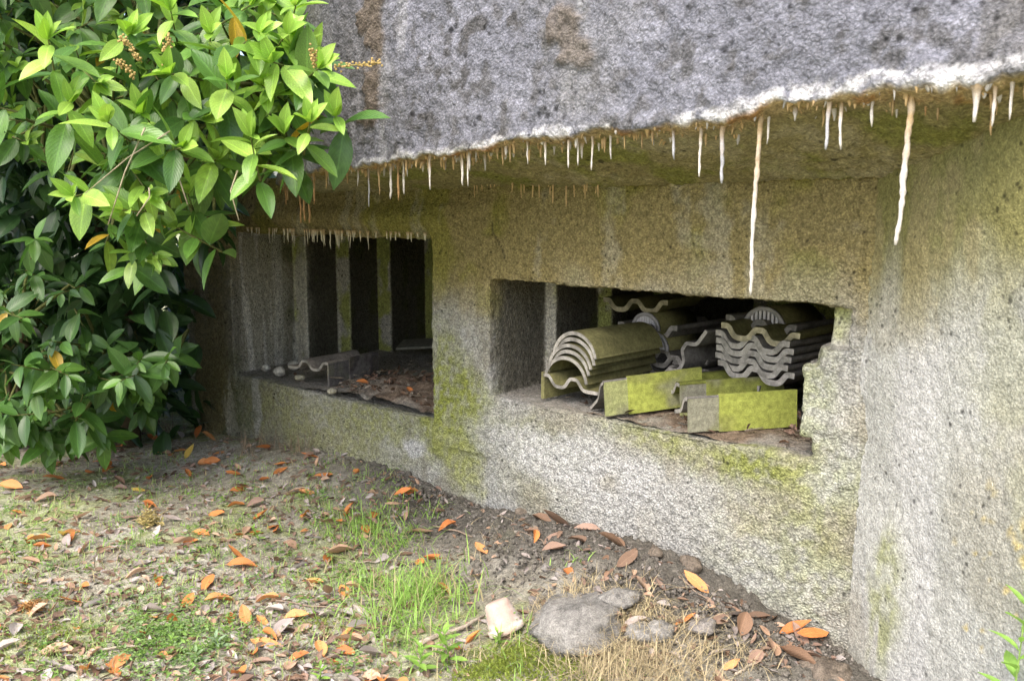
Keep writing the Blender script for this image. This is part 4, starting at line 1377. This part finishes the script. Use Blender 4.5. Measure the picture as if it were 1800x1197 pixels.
st = MB()
for px, py, sp, n, h_ in [(1120, 1165, .11, 700, .10), (1050, 1175, .08, 300, .09), (1190, 1170, .09, 300, .08), (1060, 1075, .11, 520, .09), (1000, 1090, .08, 260, .08), (1130, 1085, .06, 180, .08), (990, 1060, .07, 120, .08), (820, 1150, .10, 90, .07), (455, 790, .08, 90, .11), (520, 795, .04, 60, .12), (340, 745, .25, 260, .16), (260, 755, .2, 160, .12), (420, 775, .12, 90, .09), (560, 1000, .3, 90, .06), (300, 1000, .3, 90, .06), (860, 960, .1, 50, .06), (1300, 1150, .1, 120, .06)]:
    blades(st, px, py, sp, n, h_, (.40, .33, .20) if px > 600 else (.24, .18, .12), .0013, 1.3, .9)
tag(st.build('dry_straw', M_STRAW, uv=True), 'tangled dry straw and dead stems along the wall foot', 'straw', kind='stuff')


def weed(px, py, hgt, n, size, label, col=(.24, .40, .08)):
    p = on_ground(px, py)
    e = empty('weed', tuple(p)); tag(e, label, 'weed')
    ln = np.array([random.gauss(0, .15), random.gauss(0, .1), 1.])
    top = ln * hgt
    m = MB(); m.tube([(0, 0, -.01), top * .5 + np.array([.004, 0, 0]), top], [.003, .0025, .0015], (.24, .36, .09), seg=5); m.build('stem', M_GRASS, e)
    for k in range(n):
        t = .2 + .8 * k / (n - 1); az = k * 2.4 + random.uniform(-.4, .4)
        d_ = np.array([math.cos(az), math.sin(az), .9 * t + .05])
        v, f, u = SHAPES[k % 6]
        q = MB(); q.add((v * np.array([.8, 1, 1]) * size * (1.1 - .45 * t)) @ basis(d_, np.array([0, 0, 1.])).T, f, np.array(col) * random.uniform(.8, 1.2), u)
        q.build('leaf', M_GRASS, e, loc=tuple(top * t), uv=True)
    return e


weed(790, 1170, .12, 14, .07, 'tall leafy green weed standing in front of the upturned pot')
weed(735, 1185, .09, 11, .065, 'broad-leaved weed rooted beside the grass tuft')
weed(895, 1112, .06, 9, .045, 'small bright weed touching the pot rim')
weed(875, 1135, .05, 8, .04, 'tiny seedling below the flower pot')
weed(275, 960, .05, 10, .035, 'pale seedling beside the dried yellow plant')
weed(455, 950, .06, 12, .04, 'leafy seedling among orange leaves')
weed(300, 1140, .04, 12, .03, 'low bushy weed on the mossy soil')
weed(345, 1165, .04, 8, .045, 'round-leaved grey-green weed on bare soil', (.26, .36, .18))
weed(385, 1140, .04, 7, .05, 'blue-green weed with broad leaves near the twigs', (.25, .35, .20))
weed(405, 825, .04, 8, .03, 'seedling by the yellow leaf near the laurel')
weed(560, 1197, .05, 8, .04, 'seedling at the foot of the leaf litter')
e = weed(1745, 1330, .56, 22, .10, 'pale green young plant growing against the splayed wall', (.26, .44, .10))
e.location = (1.15, 2.06, gz(1.15, 2.06))

# dried plants
for px, py, w_, h_, col, nm, lab, n in [(265, 925, .055, .09, (.50, .41, .17), 'dried_weed', 'crumpled yellow dried-up plant standing on the soil', 260), (60, 1075, .05, .05, (.56, .30, .11), 'dry_sprig', 'dry orange conifer sprig lying on the moss', 110)]:
    p = on_ground(px, py); m = MB()
    for _ in range(n):
        az = random.uniform(0, 6.28); r_ = random.random() ** .6
        q = np.array([math.cos(az) * w_ * r_, math.sin(az) * w_ * .5 * r_, random.random() * h_ * (1 - .5 * r_)])
        v, f, u = DSH[random.randrange(10)]
        m.add(v @ dead_matrix(q, random.uniform(.012, .026), 1.2).T + q, f, np.array(col) * random.uniform(.6, 1.2), u)
    for _ in range(8): m.tube([(0, 0, 0), (random.gauss(0, w_ * .4), random.gauss(0, w_ * .3), h_ * .5), (random.gauss(0, w_ * .7), random.gauss(0, w_ * .4), h_ * .9)], .0015, np.array(col) * .7, seg=4)
    tag(m.build(nm, M_DEAD, loc=tuple(p), uv=True), lab, 'dried plant')

# ------------------------------------------------------------------ pot and stones
p = on_ground(885, 1105)
pot = empty('flower_pot'); tag(pot, 'small pale terracotta flower pot tipped upside down on the soil', 'flower pot')
prof = [(0.0, 0), (.036, 0), (.040, .003)] + [(.040 + .018 * t + (.004 if k % 2 else 0), .003 + .083 * t) for k, t in enumerate(np.linspace(.05, 1, 12))]
prof_rim = [(.0585, .083), (.0635, .085), (.0645, .102), (.061, .106), (.055, .104), (.052, .08), (.036, .012), (0, .012)]


def lathe(prof, n=32):
    V = [(r * math.cos(2 * math.pi * k / n), r * math.sin(2 * math.pi * k / n), z) for r, z in prof for k in range(n)]
    return V, [(i * n + k, i * n + (k + 1) % n, (i + 1) * n + (k + 1) % n, (i + 1) * n + k) for i in range(len(prof) - 1) for k in range(n)]


for nm, pr in (('body', prof), ('rim', prof_rim)):
    V, fs = lathe(pr); V = np.array(V); m = MB()
    nn = fbm(V, 22, 3, 4)
    m.add(V, fs, mix(np.tile(np.array([.50, .36, .30]), (len(V), 1)), np.array([.56, .49, .43]), sstep(-.15, .25, nn)))
    m.build(nm, M_POT, pot)
ax = np.array([.26, .10, -.9]); ax /= np.linalg.norm(ax)
ax = np.array([.34, -.22, -.85]); ax /= np.linalg.norm(ax)
B = basis(np.array([0., 1, 0]), ax)
zc = ax; xc = np.cross([0, 1, 0], zc); xc /= np.linalg.norm(xc); yc = np.cross(zc, xc)
M_ = Matrix.Identity(4)
top = p + np.array([-.025, .0, .098])
for r in range(3):
    M_[r][0], M_[r][1], M_[r][2], M_[r][3] = xc[r], yc[r], zc[r], top[r]
pot.matrix_world = M_

for i, (px, py, r, sq, lab) in enumerate([(1025, 1085, .185, (1.15, .8, .42), 'broad half-buried grey rock beside the straw'), (1130, 1110, .06, (1.1, .9, .5), 'flattened grey lump next to the broad rock'), (1090, 1050, .06, (1.3, .8, .45), 'grey stone behind the broad rock'),
                                         (1160, 1112, .05, (1.2, .9, .55), 'grey clod between the broad rock and the wall'), (1235, 1105, .045, (1.3, .9, .5), 'dusty grey clod half under brown leaves'), (1450, 1180, .075, (1.3, .9, .6), 'dark earthy clod in the corner by the splayed wall'),
                                         (940, 1058, .022, (1, 1, .8), 'pebble between the pot and the broad rock'), (985, 1010, .02, (1, 1, .8), 'small pale pebble on the dark soil'), (960, 1000, .018, (1, 1, .7), 'pale chip on the dark soil bank'), (1215, 995, .045, (1.1, 1, .8), 'crumbly clod pushed against the wall foot'), (1150, 975, .035, (1.2, 1, .7), 'dark clod lodged at the wall foot'), (920, 905, .035, (1.2, 1, .8), 'dark clod at the wall foot under the pier')]):
    p = on_ground(px, py)
    colr = (.25, .24, .22) if i < 4 else ((.17, .14, .11) if i in (5, 9, 10, 11) else (.25, .23, .21))
    tag(lump('stone', (p[0], p[1], p[2] - r * sq[2] * (.22 if r > .05 else -.2)), r, colr, M_STONE, sq, 20 + i, .28 if i == 0 else .5, 22 if r > .06 else 10, False, random.uniform(0, 3)), lab, 'stone', 'stones and clods by the wall')
# loose crumbs of soil
m = MB()
ico = np.array([(0, 0, 1), (1, 0, 0), (0, 1, 0), (-1, 0, 0), (0, -1, 0), (0, 0, -1)], float); icf = [(0, 1, 2), (0, 2, 3), (0, 3, 4), (0, 4, 1), (5, 2, 1), (5, 3, 2), (5, 4, 3), (5, 1, 4)]
for _ in range(6500):
    px = random.uniform(700, 1500); edge = float(np.interp(px, GLX, GLY))
    py = edge + abs(random.gauss(0, 80)) * random.random()
    p = on_ground(px, py)
    if W2L(p)[1] > -.01: continue
    r = .002 + .010 * random.random() ** 3
    m.add(ico * r * np.array([random.uniform(.7, 1.3) for _ in range(3)]) @ np.linalg.qr(RNG.normal(size=(3, 3)))[0] + p + np.array([0, 0, r * .5]), icf, np.array((.165, .15, .13)) * random.uniform(.6, 1.5))
tag(m.build('soil_crumbs', M_SOIL), 'loose dark soil crumbs along the foot of the wall', 'soil', kind='stuff')

# debris in the embrasures
for nm, z0, x0, x1, y0, y1, cx_, cy_, rx_, ry_, hh, lab, nl in (('debris', F1z - .012, -3.6, -2.05, .02, 1.6, -2.5, .40, .6, .55, .085, 'brown leafy debris heaped on the ledge of the taller embrasure', 800), ('debris', F2 - .012, -1.62, -.2, .03, 1.0, -.7, .3, .6, .4, .025, 'dusty rubble and leaf crumbs under the stored tiles', 160)):
    xs_ = np.arange(x0, x1, .014); ys_ = np.arange(y0, y1, .014)
    X, Y = np.meshgrid(xs_, ys_, indexing='ij'); P = np.stack([X.ravel(), Y.ravel(), 0 * X.ravel()], -1)
    r2 = ((P[:, 0] - cx_) / rx_) ** 2 + ((P[:, 1] - cy_) / ry_) ** 2
    zz_ = z0 - .012 + hh * np.exp(-r2) * (1 + .6 * fbm(P, 12, 3, 3)) + .012 * np.clip(.6 - worley(P, 30, 4), -.2, 1) * np.exp(-r2 * .5) + .012 * fbm(P, 5, 2, 6)
    zz_ *= 1
    m = MB(); V = np.stack([P[:, 0], P[:, 1], zz_], -1)
    cc = mix(np.tile(np.array([.22, .165, .12]), (len(V), 1)), np.array([.34, .32, .28]), sstep(.1, 1.2, r2 + fbm(P, 8, 3, 8)))
    m.add(L2W(V), grid_faces(len(xs_), len(ys_)), cc)
    for _ in range(nl):
        q = np.array([random.gauss(cx_, rx_ * .55), random.gauss(cy_, ry_ * .6), 0])
        if not (x0 < q[0] < x1 and y0 + .02 < q[1] < y1): continue
        q[2] = z0 + hh * math.exp(-(((q[0] - cx_) / rx_) ** 2 + ((q[1] - cy_) / ry_) ** 2)) * .9 + .006
        v, f, u = DSH[random.randrange(10)]
        w = L2W(q)
        m.add(v @ dead_matrix(w, random.uniform(.015, .05), .6).T + w, f, np.array(random.choice(DTONE['brown'] + [(.14, .09, .06), (.36, .31, .25)])) * random.uniform(.5, 1.2), u)
    for _ in range(nl // 6):
        q = np.array([random.gauss(cx_, rx_ * .6), random.gauss(cy_, ry_ * .6), z0 + hh * .7 + .01]); a = random.uniform(0, 3.14); l_ = random.uniform(.02, .08)
        q[0] = min(max(q[0], x0 + .1), x1 - .1); q[1] = max(q[1], y0 + .08)
        m.tube(L2W(np.array([q, q + np.array([math.cos(a) * l_, math.sin(a) * l_, random.uniform(-.01, .015)])])), .002, (.3, .25, .19), seg=4)
    tag(m.build(nm, M_SOIL), lab, 'debris', kind='stuff')
for px, py, kd in ((742, 665, 'orange'), (650, 672, 'orange'), (672, 668, 'brown'), (725, 690, 'orange')):
    l = W2L(at_z(px, py, F1z + .06))
    w = L2W(np.array([l[0], l[1], F1z + .05]))
    fallen(w, kd, .075, {'orange': 'orange dry leaf blown onto the embrasure ledge debris', 'brown': 'brown curled leaf blown onto the embrasure ledge debris'}[kd], group='leaves on the embrasure ledge')
